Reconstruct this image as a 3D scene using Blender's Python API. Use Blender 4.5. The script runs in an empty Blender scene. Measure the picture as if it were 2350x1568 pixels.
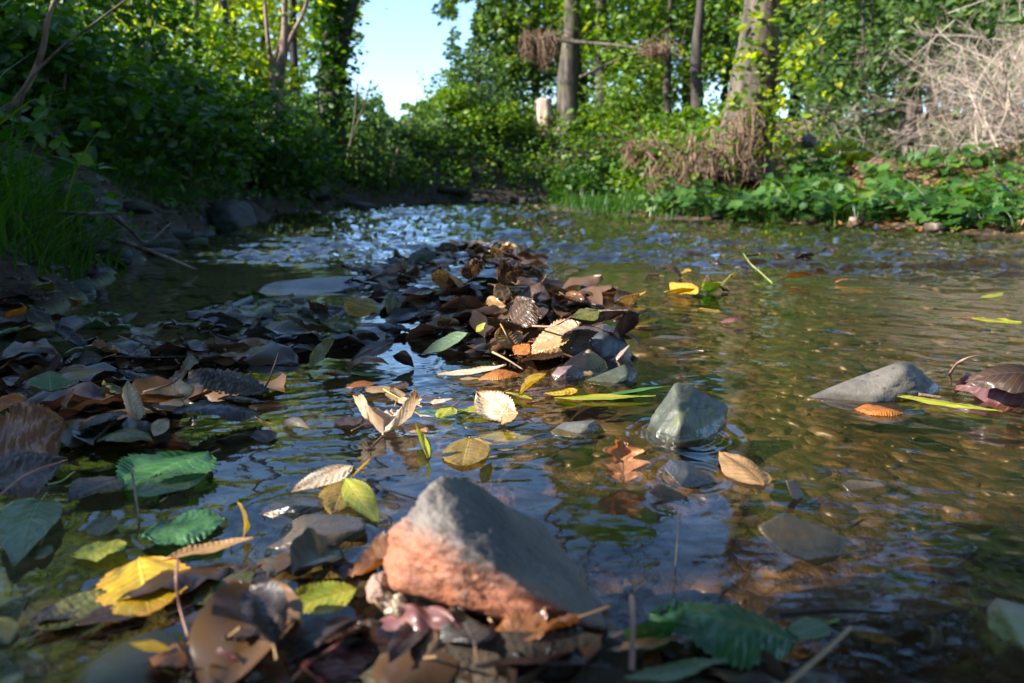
import bpy, bmesh, math, random
import numpy as np
from mathutils import Vector, Matrix
R = math.radians
random.seed(7); rng = np.random.default_rng(11)
sc = bpy.context.scene
col = sc.collection
# ------------------------------------------------------------------ camera
CAMZ, PITCH, F = 0.30, R(11.0), 1844.0      # F: focal length in the photograph's 2350-wide pixels
cd = bpy.data.cameras.new('camera'); cam = bpy.data.objects.new('camera', cd); col.objects.link(cam)
cam.location = (0, 0, CAMZ); cam.rotation_euler = (R(90) - PITCH, 0, 0)
cd.sensor_width = 36; cd.lens = F / 2350 * 36; cd.clip_start = 0.02; cd.clip_end = 400
cd.dof.use_dof = True; cd.dof.focus_distance = 1.2; cd.dof.aperture_fstop = 6.0
sc.camera = cam
# ------------------------------------------------------------------ sky and sun
SEL, SAZ = R(30), R(198)                     # sun: left of the camera and a little behind it
SUN = np.array([math.cos(SEL) * math.cos(SAZ), math.cos(SEL) * math.sin(SAZ), math.sin(SEL)])
w = bpy.data.worlds.new('World'); sc.world = w; w.use_nodes = True
nt = w.node_tree; nt.nodes.clear()
sky = nt.nodes.new('ShaderNodeTexSky'); sky.sky_type = 'NISHITA'; sky.sun_disc = False
sky.sun_elevation = SEL; sky.sun_rotation = math.atan2(SUN[0], SUN[1]); sky.ozone_density = 5.0; sky.air_density = 1.0; sky.dust_density = 0.7
bg = nt.nodes.new('ShaderNodeBackground'); bg.inputs[1].default_value = 0.138
wo = nt.nodes.new('ShaderNodeOutputWorld')
nt.links.new(sky.outputs[0], bg.inputs[0]); nt.links.new(bg.outputs[0], wo.inputs[0])
sd = bpy.data.lights.new('sun', 'SUN'); sd.energy = 4.9; sd.angle = R(0.5); sd.color = (1.0, 0.95, 0.87)
so = bpy.data.objects.new('sun', sd); col.objects.link(so)
so.rotation_euler = Vector(SUN).to_track_quat('Z', 'Y').to_euler(); so.location = Vector(SUN) * 30
sc.view_settings.view_transform = 'Standard'; sc.view_settings.look = 'None'
sc.view_settings.exposure = 1.65; sc.view_settings.gamma = 1.0; sc.view_settings.use_curve_mapping = False
cy = sc.cycles
cy.use_denoising = True; cy.max_bounces = 8; cy.diffuse_bounces = 3; cy.glossy_bounces = 3; cy.transmission_bounces = 4; cy.transparent_max_bounces = 12
cy.caustics_reflective = False; cy.caustics_refractive = False; cy.sample_clamp_indirect = 4.0

# ------------------------------------------------------------------ pixel <-> place helpers
CP, SP = math.cos(PITCH), math.sin(PITCH)
def ray(px, py):
    a, b = (px - 1175) / F, -(py - 784) / F
    return np.array([a, CP + b * SP, -SP + b * CP])
def P(px, py, z=0.0):
    """where the line of sight through a photo pixel meets the level z"""
    d = ray(px, py); t = (z - CAMZ) / d[2]
    return np.array([0, 0, CAMZ]) + d * t
def D(px, py, y):
    """the point on that line of sight at distance y ahead of the camera"""
    d = ray(px, py); return np.array([0, 0, CAMZ]) + d * (y / d[1])
def depth(p): return p[1] * CP - (p[2] - CAMZ) * SP
def PX(p):
    dp = depth(p); return (1175 + F * p[0] / dp, 784 - F * (p[1] * SP + (p[2] - CAMZ) * CP) / dp)
# ------------------------------------------------------------------ noise
def _h(i, j, s):
    n = (i.astype(np.int64) * 374761393 + j.astype(np.int64) * 668265263 + s * 1274126177) & 0x7fffffff
    n = ((n ^ (n >> 13)) * 1103515245 + 12345) & 0x7fffffff
    n = (n ^ (n >> 15)) * 2246822519 & 0x7fffffff
    return n / 0x7fffffff * 2 * np.pi
def pn(x, y, s=0):
    x = np.asarray(x, float); y = np.asarray(y, float)
    i, j = np.floor(x), np.floor(y); fx, fy = x - i, y - j
    u, v = fx * fx * fx * (fx * (fx * 6 - 15) + 10), fy * fy * fy * (fy * (fy * 6 - 15) + 10)
    def g(a, b):
        t = _h(i + a, j + b, s); return np.cos(t) * (fx - a) + np.sin(t) * (fy - b)
    return ((g(0, 0) * (1 - u) + g(1, 0) * u) * (1 - v) + (g(0, 1) * (1 - u) + g(1, 1) * u) * v) * 1.5
def fbm(x, y, o=4, s=0):
    r = 0; a = 1.0
    for k in range(o): r = r + a * pn(x * 2 ** k + 13.7 * k, y * 2 ** k - 7.1 * k, s + k); a *= .5
    return r
def sstep(a, b, x): t = np.clip((x - a) / (b - a), 0, 1); return t * t * (3 - 2 * t)
def inpoly(poly, x, y):
    x = np.asarray(x); y = np.asarray(y); c = np.zeros(x.shape, bool); n = len(poly)
    for k in range(n):
        x1, y1 = poly[k][:2]; x2, y2 = poly[(k + 1) % n][:2]
        if y1 == y2: continue
        c ^= ((y1 > y) != (y2 > y)) & (x < (x2 - x1) * (y - y1) / (y2 - y1) + x1)
    return c
def polydist(poly, x, y):
    d = np.full(np.shape(x), 1e9); n = len(poly)
    for k in range(n):
        a = np.array(poly[k][:2]); b = np.array(poly[(k + 1) % n][:2]); ab = b - a; L = (ab ** 2).sum() + 1e-12
        t = np.clip(((x - a[0]) * ab[0] + (y - a[1]) * ab[1]) / L, 0, 1)
        d = np.minimum(d, np.hypot(x - a[0] - t * ab[0], y - a[1] - t * ab[1]))
    return d
# ------------------------------------------------------------------ object helpers
def tag(o, label=None, cat=None, group=None, kind=None):
    if label: o['label'] = label
    if cat: o['category'] = cat
    if group: o['group'] = group
    if kind: o['kind'] = kind
    return o
def mesh_np(name, V, Fc, mat=None, parent=None, smooth=True, uv=None, attrs=None):
    """one mesh object from vertex and face arrays (Fc: one array of triangles or quads, or a list of them)"""
    V = np.asarray(V, np.float32); Fs = [np.asarray(f, np.int32) for f in (Fc if isinstance(Fc, list) else [Fc]) if len(f)]
    me = bpy.data.meshes.new(name)
    me.vertices.add(len(V)); me.vertices.foreach_set('co', V.ravel())
    li = np.concatenate([f.ravel() for f in Fs]); cnt = np.concatenate([np.full(len(f), f.shape[1]) for f in Fs])
    st = np.concatenate([[0], np.cumsum(cnt)[:-1]])
    me.loops.add(len(li)); me.loops.foreach_set('vertex_index', li)
    me.polygons.add(len(cnt)); me.polygons.foreach_set('loop_start', st.astype(np.int32)); me.polygons.foreach_set('loop_total', cnt.astype(np.int32))
    me.polygons.foreach_set('use_smooth', np.full(len(cnt), bool(smooth)))
    if uv is not None:
        ul = me.uv_layers.new(name='UVMap'); ul.data.foreach_set('uv', np.asarray(uv, np.float32)[li].ravel())
    for k, a in (attrs or {}).items():
        at = me.attributes.new(k, 'FLOAT', 'POINT'); at.data.foreach_set('value', np.asarray(a, np.float32))
    me.update(calc_edges=True); me.validate()
    if mat: me.materials.append(mat)
    o = bpy.data.objects.new(name, me); col.objects.link(o)
    if parent is not None: o.parent = parent
    return o
def empty(name, loc=(0, 0, 0)):
    o = bpy.data.objects.new(name, None); o.location = loc; o.empty_display_size = .1; col.objects.link(o); return o
def rebase(o):
    """moves a mesh object's origin to the middle of its base"""
    me = o.data; n = len(me.vertices); c = np.empty(n * 3, np.float32); me.vertices.foreach_get('co', c); c = c.reshape(-1, 3)
    b = np.array([c[:, 0].mean(), c[:, 1].mean(), c[:, 2].min()]); c -= b; me.vertices.foreach_set('co', c.ravel()); me.update()
    o.location = b; return o
class Acc:
    def __init__(s): s.V = []; s.Q = []; s.T = []; s.n = 0
    def add(s, V, Q=None, T=None):
        if Q is not None and len(Q): s.Q.append(np.asarray(Q) + s.n)
        if T is not None and len(T): s.T.append(np.asarray(T) + s.n)
        s.V.append(V); s.n += len(V)
    def build(s, name, mat, parent=None, smooth=True):
        fs = []
        if s.Q: fs.append(np.concatenate(s.Q))
        if s.T: fs.append(np.concatenate(s.T))
        V = np.concatenate(s.V)
        if parent is not None: V = V - np.array(parent.location)
        return mesh_np(name, V, fs, mat, parent, smooth)
def spline(pts, n):
    """Catmull-Rom through pts (k,3), n samples"""
    p = np.array(pts, float)
    if len(p) == 2: t = np.linspace(0, 1, n)[:, None]; return p[0] * (1 - t) + p[1] * t
    q = np.vstack([2 * p[0] - p[1], p, 2 * p[-1] - p[-2]]); out = []
    for t in np.linspace(0, len(p) - 1 - 1e-9, n):
        i = int(t); f = t - i; a, b, c, d = q[i:i + 4]
        out.append(.5 * (2 * b + (c - a) * f + (2 * a - 5 * b + 4 * c - d) * f * f + (3 * b - a - 3 * c + d) * f ** 3))
    return np.array(out)
def tube(acc, pts, rad, ns=8, rough=0.0, seed=0):
    p = np.array(pts, float); n = len(p); rad = np.broadcast_to(np.asarray(rad, float), (n,)).copy()
    t = np.gradient(p, axis=0); t /= np.linalg.norm(t, axis=1)[:, None] + 1e-12
    ref = np.array([1., 0, 0]) if abs(t[0][0]) < .8 else np.array([0, 1., 0])
    a = np.cross(t, ref); a /= np.linalg.norm(a, axis=1)[:, None] + 1e-12; b = np.cross(t, a)
    th = np.linspace(0, 2 * np.pi, ns, endpoint=False)
    rr = rad[:, None] * np.ones(ns)
    if rough:
        s = np.concatenate([[0], np.cumsum(np.linalg.norm(np.diff(p, axis=0), axis=1))])
        rr = rr * (1 + rough * fbm(np.cos(th)[None] * 1.6 + seed * 3.3, s[:, None] / max(rad.mean(), 1e-4) * .25 + np.sin(th)[None] * 1.6, 3, seed))
    V = (p[:, None] + rr[..., None] * (np.cos(th)[None, :, None] * a[:, None] + np.sin(th)[None, :, None] * b[:, None])).reshape(-1, 3)
    V = np.vstack([V, p[:1], p[-1:]]); i = np.arange(n - 1)[:, None] * ns; j = np.arange(ns)[None]; k = (j + 1) % ns
    Q = np.stack([i + j, i + k, i + ns + k, i + ns + j], -1).reshape(-1, 4)
    j = np.arange(ns); k = (j + 1) % ns; e = (n - 1) * ns
    T = np.vstack([np.stack([np.full(ns, n * ns), k, j], -1), np.stack([np.full(ns, n * ns + 1), e + j, e + k], -1)])
    acc.add(V, Q, T)
# ------------------------------------------------------------------ material helpers
class NT:
    def __init__(s, name):
        s.m = bpy.data.materials.new(name); s.m.use_nodes = True; s.t = s.m.node_tree; s.t.nodes.clear()
        s.out = s.t.nodes.new('ShaderNodeOutputMaterial')
    def set(s, sock, v):
        if isinstance(v, bpy.types.NodeSocket): s.t.links.new(v, sock)
        elif isinstance(v, bpy.types.Node): s.t.links.new(v.outputs[0], sock)
        elif v is not None:
            if isinstance(v, (tuple, list)) and len(v) == 3 and sock.type == 'RGBA': v = (*v, 1)
            sock.default_value = v
    def n(s, typ, ins=None, **kw):
        nd = s.t.nodes.new('ShaderNode' + typ)
        for k, v in kw.items(): setattr(nd, k, v)
        for k, v in (ins or {}).items(): s.set(nd.inputs[k], v)
        return nd
    def math(s, op, a, b=None, c=None, clamp=False):
        nd = s.t.nodes.new('ShaderNodeMath'); nd.operation = op; nd.use_clamp = clamp
        for k, v in enumerate((a, b, c)):
            if v is not None: s.set(nd.inputs[k], v)
        return nd.outputs[0]
    def mix(s, f, a, b, blend='MIX'):
        nd = s.t.nodes.new('ShaderNodeMix'); nd.data_type = 'RGBA'; nd.blend_type = blend
        s.set(nd.inputs[0], f); s.set(nd.inputs[6], a); s.set(nd.inputs[7], b); return nd.outputs[2]
    def rng(s, v, a, b, c=0.0, d=1.0, smooth=True):
        nd = s.t.nodes.new('ShaderNodeMapRange'); nd.interpolation_type = 'SMOOTHSTEP' if smooth else 'LINEAR'
        for k, x in enumerate((v, a, b, c, d)): s.set(nd.inputs[k], x)
        return nd.outputs[0]
    def noise(s, vec, scale, det=4, rough=.55, dist=0.0, dims='3D', wv=None):
        nd = s.n('TexNoise', noise_dimensions=dims); s.set(nd.inputs['Vector'], vec); nd.inputs['Scale'].default_value = scale
        nd.inputs['Detail'].default_value = det; nd.inputs['Roughness'].default_value = rough; nd.inputs['Distortion'].default_value = dist
        if wv is not None: s.set(nd.inputs['W'], wv)
        return nd
    def ramp(s, f, stops):
        nd = s.t.nodes.new('ShaderNodeValToRGB'); cr = nd.color_ramp
        while len(cr.elements) < len(stops): cr.elements.new(.5)
        for e, (p, c) in zip(cr.elements, stops): e.position = p; e.color = (*c, 1)
        s.set(nd.inputs[0], f); return nd.outputs[0]
    def bump(s, h, strength=.5, dist=.01, normal=None):
        nd = s.n('Bump', {'Height': h, 'Strength': strength, 'Distance': dist}); 
        if normal is not None: s.set(nd.inputs['Normal'], normal)
        return nd.outputs[0]
    def done(s, sh, disp=None):
        s.set(s.out.inputs['Surface'], sh); return s.m
def C(*a): return tuple(a)

def foliage_mat(name, stops, trans=.45, rough=.45, tgain=1.6):
    """leaves of trees and plants: every leaf its own tint, light passes through"""
    k = NT(name); g = k.n('NewGeometry'); oi = k.n('ObjectInfo')
    tc = k.n('TexCoord')
    big = k.noise(tc.outputs['Object'], 1.3, 2)
    f = k.math('ADD', k.math('MULTIPLY', g.outputs['Random Per Island'], .75), k.math('MULTIPLY', big.outputs[0], .3), clamp=True)
    c = k.ramp(f, stops)
    p = k.n('BsdfPrincipled', {'Base Color': c, 'Roughness': rough, 'Specular IOR Level': .4})
    hs = k.n('HueSaturation', {'Color': c, 'Value': tgain, 'Saturation': 1.15, 'Hue': .485})
    t = k.n('BsdfTranslucent', {'Color': hs.outputs[0]})
    return k.done(k.n('MixShader', {0: trans, 1: p.outputs[0], 2: t.outputs[0]}))

def leaf_mat(name, base, alt, vein, spot=(.03, .018, .012), spots=.45, nv=9, trans=.25, rough=.35, wet=.35, veinamt=.7, edge=None):
    """a single fallen leaf: veins from its own UVs, blotches and wear"""
    k = NT(name); uv = k.n('UVMap'); sx = k.n('SeparateXYZ', {0: uv.outputs[0]}); oi = k.n('ObjectInfo')
    u = sx.outputs[0]; v = k.math('MULTIPLY', k.math('ABSOLUTE', k.math('SUBTRACT', sx.outputs[1], .5)), 2.0)
    q = k.math('FRACT', k.math('MULTIPLY', k.math('SUBTRACT', u, k.math('MULTIPLY', v, .26)), float(nv)))
    lat = k.rng(k.math('ABSOLUTE', k.math('SUBTRACT', q, .5)), 0.03, .16, 1, 0)
    mid = k.rng(v, .015, .06, 1, 0)
    vn = k.math('MAXIMUM', k.math('MULTIPLY', lat, .6), mid)
    off = k.n('VectorMath', {0: uv.outputs[0], 1: k.n('CombineXYZ', {0: k.math('MULTIPLY', oi.outputs['Random'], 37.0), 1: k.math('MULTIPLY', oi.outputs['Random'], 91.0)}).outputs[0]}, operation='ADD').outputs[0]
    n1 = k.noise(off, 2.6, 4, .6); n2 = k.noise(off, 11, 4, .7); n3 = k.noise(off, 60, 2, .6)
    c = k.mix(k.rng(n1.outputs[0], .38, .62), base, alt)
    c = k.mix(k.math('MULTIPLY', k.rng(n3.outputs[0], .35, .7), .35), c, spot)
    c = k.mix(k.math('MULTIPLY', vn, veinamt), c, vein)
    sp = k.rng(n2.outputs[0], .72 - spots * .25, .76 - spots * .16)
    if edge is not None:
        em = k.math('MAXIMUM', k.rng(v, .72, 1.0), k.rng(u, .8, 1.0))
        c = k.mix(k.math('MULTIPLY', em, k.rng(n1.outputs[0], .3, .6)), c, edge)
    c = k.mix(k.math('MULTIPLY', sp, .8), c, spot)
    hh = k.math('ADD', k.math('MULTIPLY', vn, 1.0), k.math('MULTIPLY', n2.outputs[0], 1.2))
    nb = k.bump(hh, .5, .0009)
    p = k.n('BsdfPrincipled', {'Base Color': c, 'Roughness': k.rng(n1.outputs[0], .3, .7, rough, rough + .25), 'Specular IOR Level': .45, 'Coat Weight': wet, 'Coat Roughness': .18, 'Normal': nb})
    t = k.n('BsdfTranslucent', {'Color': k.n('HueSaturation', {'Color': c, 'Value': 1.5, 'Saturation': 1.2}).outputs[0]})
    return k.done(k.n('MixShader', {0: trans, 1: p.outputs[0], 2: t.outputs[0]}))

def bark_mat(name, a, b, scale=6, moss=None, stretch=.18, bumpd=.02):
    k = NT(name); tc = k.n('TexCoord'); mp = k.n('Mapping', {0: tc.outputs['Object']}); mp.inputs['Scale'].default_value = (1, 1, stretch)
    n1 = k.noise(mp.outputs[0], scale * 2, 5, .65, .6); n2 = k.noise(tc.outputs['Object'], scale * .4, 3)
    c = k.mix(k.rng(n1.outputs[0], .35, .65), a, b)
    if moss: c = k.mix(k.rng(n2.outputs[0], .5, .66), c, moss)
    return k.done(k.n('BsdfPrincipled', {'Base Color': c, 'Roughness': .85, 'Normal': k.bump(n1.outputs[0], .9, bumpd)}))

def stone_mat(name, a, b, spot=None, moss=None, rough=.6, scale=1.0, spk=0.0, wetline=True, orange=None, bumpd=.0022):
    k = NT(name); tc = k.n('TexCoord'); oi = k.n('ObjectInfo'); g = k.n('NewGeometry')
    off = k.n('VectorMath', {0: tc.outputs['Object'], 1: k.n('CombineXYZ', {0: k.math('MULTIPLY', oi.outputs['Random'], 11.0)}).outputs[0]}, operation='ADD').outputs[0]
    n1 = k.noise(off, 14 * scale, 5, .6); n2 = k.noise(off, 70 * scale, 4, .65); n3 = k.noise(off, 260 * scale, 3, .6)
    c = k.mix(k.rng(n1.outputs[0], .36, .64), a, b)
    c = k.mix(k.rng(n2.outputs[0], .35, .75, 0, .35), c, spot or (.03, .03, .032))
    if orange is not None:
        at = k.n('Attribute', attribute_name='zone')
        z = k.math('ADD', at.outputs['Fac'], k.math('MULTIPLY', k.math('SUBTRACT', n1.outputs[0], .5), .5))
        z = k.math('ADD', z, k.math('MULTIPLY', k.math('SUBTRACT', n2.outputs[0], .5), .9))
        oc = k.mix(k.rng(n2.outputs[0], .3, .7), orange, (orange[0] * .75, orange[1] * .9, orange[2] * 1.1))
        c = k.mix(k.rng(z, .25, .75), c, oc)
        c = k.mix(k.rng(n3.outputs[0], .52, .7, 0, .5), c, (.06, .035, .03)); c = k.mix(k.rng(n2.outputs[0], .6, .75, 0, .5), c, (.42, .34, .26))
    if spk:
        vo = k.n('TexVoronoi', {'Scale': 75 * scale}); k.set(vo.inputs['Vector'], off)
        c = k.mix(k.math('MULTIPLY', k.rng(vo.outputs['Distance'], .12, .3, 1, 0), spk), c, (.035, .035, .04))
    if moss:
        c = k.mix(k.rng(n1.outputs[0], .5, .62), c, moss)
    r = rough
    if wetline:
        sz = k.n('SeparateXYZ', {0: g.outputs['Position']})
        wt = k.rng(k.math('ADD', sz.outputs[2], k.math('MULTIPLY', n1.outputs[0], -.012)), -.002, .006, 1, 0)
        c = k.mix(k.math('MULTIPLY', wt, .5), c, k.mix(.6, c, (.015, .013, .01))); r = k.rng(wt, 0, 1, rough, .15)
    h = k.math('ADD', k.math('MULTIPLY', n2.outputs[0], 1.0), k.math('MULTIPLY', n3.outputs[0], .5))
    return k.done(k.n('BsdfPrincipled', {'Base Color': c, 'Roughness': r, 'Normal': k.bump(h, .7, bumpd)}))
def plain_mat(name, a, b, rough=.6, scale=30, trans=0.0):
    k = NT(name); tc = k.n('TexCoord'); n1 = k.noise(tc.outputs['Object'], scale, 4)
    c = k.mix(k.rng(n1.outputs[0], .35, .65), a, b)
    p = k.n('BsdfPrincipled', {'Base Color': c, 'Roughness': rough, 'Normal': k.bump(n1.outputs[0], .5, .001)})
    if not trans: return k.done(p)
    return k.done(k.n('MixShader', {0: trans, 1: p.outputs[0], 2: k.n('BsdfTranslucent', {'Color': c}).outputs[0]}))
# ================================================================== THE SETTING: ground, stream bed, water
shoreL = [(-1.2, -4), (-.95, 0), tuple(P(-60, 800)[:2]), tuple(P(40, 745)[:2]), tuple(P(200, 668)[:2]), tuple(P(330, 590)[:2]), tuple(P(455, 540)[:2]), tuple(P(600, 503)[:2]), tuple(P(730, 486)[:2]), tuple(P(860, 474)[:2])]
shoreF = [tuple(P(1000, 468)[:2]), tuple(P(1250, 465)[:2]), (1.8, 13.2), (5.2, 12.8), (5.2, 11.2), (2.2, 10.9)]
shoreR = [tuple(P(1250, 487)[:2]), tuple(P(1500, 504)[:2]), tuple(P(1850, 519)[:2]), tuple(P(2100, 532)[:2]), tuple(P(2350, 549)[:2]), (3.9, 3.0), (4.6, -4)]
RIV = shoreL + shoreF + shoreR
# (x, y, radius x, radius y, height): bars and heaps that rise from the bed
def mnd(px, py, rx, ry, h, rot=0): p = P(px, py); return (p[0], p[1], rx, ry, h, rot)
MOUNDS = [mnd(1085, 700, .21, .14, .10), mnd(900, 715, .18, .09, .035), mnd(1290, 806, .12, .08, .08), mnd(1120, 815, .10, .055, .055), mnd(1385, 800, .07, .06, .075),
          mnd(560, 905, .12, .06, .048), mnd(330, 935, .14, .06, .048), mnd(60, 985, .14, .11, .06), mnd(220, 890, .2, .06, .035),
          mnd(660, 705, .32, .25, .066), mnd(820, 770, .22, .1, .057), mnd(360, 808, .25, .07, .053), mnd(100, 840, .2, .06, .05),
          mnd(1660, 672, .2, .06, .06), mnd(1860, 650, .18, .04, .05), mnd(1150, 1560, .2, .05, .07), mnd(700, 1540, .12, .04, .065),
          mnd(1560, 1620, .16, .04, .06)]
def bank_s(x, y):
    """signed distance from the water's edge: positive on land"""
    d = polydist(RIV, x, y); return np.where(inpoly(RIV, x, y), -d, d)
def ground(x, y):
    x = np.asarray(x, float); y = np.asarray(y, float)
    s = bank_s(x, y) + .12 * pn(x * 1.6, y * 1.6, 5) + .05 * pn(x * 6, y * 6, 6)
    wr = sstep(-.3, .9, x - .02 * y) * (1 - sstep(11.3, 13.0, y))          # 1 on the right bank
    hl = 1.35 * sstep(-.15, 2.3, s) + .35 * sstep(2, 7, s) + .10 * sstep(0, .15, s)
    hr = .05 * sstep(0, .2, s) + .10 * sstep(.2, 1.1, s) + .62 * sstep(.7, 4.2, s)
    hb = np.where(s > 0, hl * (1 - wr) + hr * wr + .05 * fbm(x * 2, y * 2, 3, 9) * sstep(0, .6, s), 0)
    near = sstep(5, 1.5, y)
    dp = .055 + .03 * sstep(.2, 1.4, x) - .016 * sstep(1.35, .9, y) * sstep(.9, .1, np.abs(x - .1)) + .05 * (1 - near)
    hw = -np.minimum(dp, .012 + np.maximum(-s, 0) * .3) * (1 + .18 * fbm(x * 3, y * 3, 3, 21))
    z = np.where(s > 0, hb, hw)
    m = np.zeros_like(z)
    for mx, my, rx, ry, h, _ in MOUNDS:
        m = np.maximum(m, h * np.exp(-(((x - mx) / rx) ** 2 + ((y - my) / ry) ** 2)))
    z = z + m
    return z + .012 * fbm(x * 14, y * 14, 3, 31) * (.4 + sstep(0, .3, s))
def grad_axis(pts):
    return np.unique(np.round(np.concatenate([np.arange(a, b, st) for a, b, st in pts]), 4))
gx = grad_axis([(-90, -20, 5), (-20, -8, .6), (-8, -2.6, .12), (-2.6, -1.2, .03), (-1.2, 1.4, .014), (1.4, 4, .04), (4, 9, .15), (9, 20, .6), (20, 91, 5)])
gy = grad_axis([(-30, -4, 3), (-4, .2, .15), (.2, 2.8, .014), (2.8, 5, .03), (5, 10, .06), (10, 20, .14), (20, 40, .8), (40, 121, 5)])
GX, GY = np.meshgrid(gx, gy); GZ = ground(GX, GY)
nx, ny = len(gx), len(gy); i = np.arange(ny - 1)[:, None] * nx; j = np.arange(nx - 1)[None]
GQ = np.stack([i + j, i + j + 1, i + nx + j + 1, i + nx + j], -1).reshape(-1, 4)
k = NT('soil and stream bed'); g = k.n('NewGeometry'); pos = g.outputs['Position']; sp_ = k.n('SeparateXYZ', {0: pos})
mp = k.n('Mapping', {0: pos}); mp.inputs['Scale'].default_value = (1, 1, .3)
vo = k.n('TexVoronoi', {'Scale': 34.0, 'Randomness': 1.0}); k.set(vo.inputs['Vector'], mp.outputs[0])
vc = k.n('SeparateColor', {0: vo.outputs['Color']})
na = k.noise(pos, 3.2, 4); nb_ = k.noise(pos, 45, 4, .7); nc = k.noise(pos, 9, 4, .6)
bed = k.ramp(vc.outputs[0], [(0, (.035, .024, .013)), (.35, (.09, .057, .03)), (.65, (.145, .09, .045)), (.85, (.08, .06, .038)), (1, (.2, .13, .068))])
bed = k.mix(k.rng(vo.outputs['Distance'], .35, .62, 0, .75), bed, (.03, .022, .013))
green = k.math('MULTIPLY', k.rng(sp_.outputs[0], 0.0, -.35), k.rng(na.outputs[0], .3, .55))
bed = k.mix(k.math('MULTIPLY', green, .65), bed, (.085, .115, .014))
soil = k.mix(k.rng(nb_.outputs[0], .35, .65), (.018, .012, .008), (.05, .033, .019))
soil = k.mix(k.rng(nc.outputs[0], .52, .66, 0, .6), soil, (.03, .05, .012))
soil = k.mix(k.math('MULTIPLY', k.rng(vc.outputs[1], .6, .62), k.math('MULTIPLY', k.rng(sp_.outputs[0], 1.0, 2.5), .8)), soil, (.24, .13, .055))
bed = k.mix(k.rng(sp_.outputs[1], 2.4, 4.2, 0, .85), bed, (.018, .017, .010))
land = k.rng(sp_.outputs[2], .0, .03)
c = k.mix(land, bed, soil)
hh = k.math('ADD', k.math('MULTIPLY', vo.outputs['Distance'], -.8), nb_.outputs[0])
GM = k.done(k.n('BsdfPrincipled', {'Base Color': c, 'Roughness': k.rng(land, 0, 1, .5, .9), 'Normal': k.bump(hh, .8, .012)}))
gr = mesh_np('ground', np.stack([GX, GY, GZ], -1).reshape(-1, 3), GQ, GM); tag(gr, kind='structure')

# ---- water: real waves, finest near the camera
RINGS = []                                     # (x, y, amplitude, radius): stones that break the surface push ripples out
for px, py, a, r in [(1160, 1440, .0016, .075), (1570, 1000, .0016, .055), (1410, 885, .001, .04), (1320, 995, .001, .04), (2000, 905, .0014, .08), (720, 1255, .0013, .05),
                     (665, 1170, .0009, .05), (1590, 1095, .0012, .04), (1545, 1150, .0009, .03), (300, 1350, .0006, .04), (415, 1215, .0006, .04), (65, 1210, .0009, .045), (1430, 1090, .0008, .03),
                     (880, 1000, .0007, .02), (1130, 960, .0012, .05), (1240, 880, .001, .04), (960, 600, .003, .07), (1120, 1085, .0008, .01), (2270, 905, .0012, .07), (315, 1190, .0008, .005), (1190, 840, .0012, .15)]:
    p = P(px, py); RINGS.append((p[0], p[1], a, r))
def wave(x, y):
    n = lambda fx, fy, s, rot=0.0, wp=0.0: pn((x * math.cos(rot) + y * math.sin(rot)) * fx + (wp * pn(x * 2.3, y * 2.3, 77) if wp else 0), (-x * math.sin(rot) + y * math.cos(rot)) * fy + (wp * pn(x * 2.1, y * 2.1, 78) if wp else 0), s)
    # riffle: choppy water between about 3 and 11 metres
    mid = x + .12 * y
    rif = sstep(2.7, 3.6, y + .35 * pn(x * .8, y * .5, 3) + .7 * sstep(.1, 1.3, x) * sstep(3.3, 1.6, x)) * (1 - .55 * sstep(-.9, -1.6, x) * sstep(6, 4, y))
    tail = sstep(2.0, 2.9, y) * sstep(-.75, -.35, x) * sstep(.35, -.05, x)                # bright broken water behind the heap
    rif = np.maximum(rif, .75 * tail); far = 1 + .55 * sstep(4, 8, y)
    z = rif * far * 1.25 * (.020 * n(2.2, 5.0, 40, .1, .5) + .0165 * n(5.5, 12, 41, -.15, .7) + .0085 * n(12, 26, 42, .2, .8) + .0034 * n(28, 52, 43, -.1, .8) + .0012 * n(60, 90, 44))
    # right side: water running past the near stones
    rr = sstep(.15, .7, x) * (.35 + .65 * sstep(.95, 1.25, y)) * (1 - rif) + .5 * sstep(.5, 1.3, x) * rif
    z = z + rr * (.0030 * n(3.5, 7, 50, -.5, .5) + .0019 * n(9, 22, 51, -.6, .7) + .0010 * n(22, 60, 52, -.6, .8) + .00045 * n(50, 140, 53, -.55, .8))
    # quiet water everywhere
    calm = 1 - .65 * rif
    z = z + calm * (.0011 * n(4, 6, 60, .2, .5) + .00055 * n(11, 17, 61, .5, .9) + .00032 * n(26, 36, 62, -.4, 1.0) + .00013 * n(60, 80, 63, 0, 1.0))
    # the run between the heaps and just below them
    run = np.exp(-(((x + .16 + .1 * (y - 1.2)) / .22) ** 2 + ((y - 1.12) / .24) ** 2))
    z = z + run * (.0018 * n(12, 30, 70, .25, 1.2) + .0011 * n(30, 60, 71, .3, 1.4) + .0003 * n(70, 110, 72, .2, 1.2))
    # turbulent corner at the near right
    tr = sstep(.22, .42, x) * sstep(.8, .55, y)
    z = z + tr * (.0022 * n(12, 16, 80, .7, 1.1) + .0012 * n(28, 34, 81, .5, 1.2) + .0005 * n(60, 70, 82, .4, 1.2))
    nl = sstep(-.1, -.25, x) * sstep(1.0, .7, y)
    z = z + nl * (.0012 * n(11, 14, 85, .3, 1.1) + .0006 * n(24, 30, 86, .5, 1.2))
    for rx, ry, a, r in RINGS:
        dd = np.hypot(x - rx, (y - ry) * .85); e = dd - r
        z = z + .42 * a * (.55 + .9 * pn(x * 9, y * 9, 91)) * np.cos((np.clip(e, -.02, 1) + .004 * pn(x * 30, y * 30, 92)) * 2 * np.pi / (.020 + .2 * np.clip(e, 0, .2))) * np.exp(-np.clip(e, 0, 2) / .022) * (e > -.02)
    return z
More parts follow.
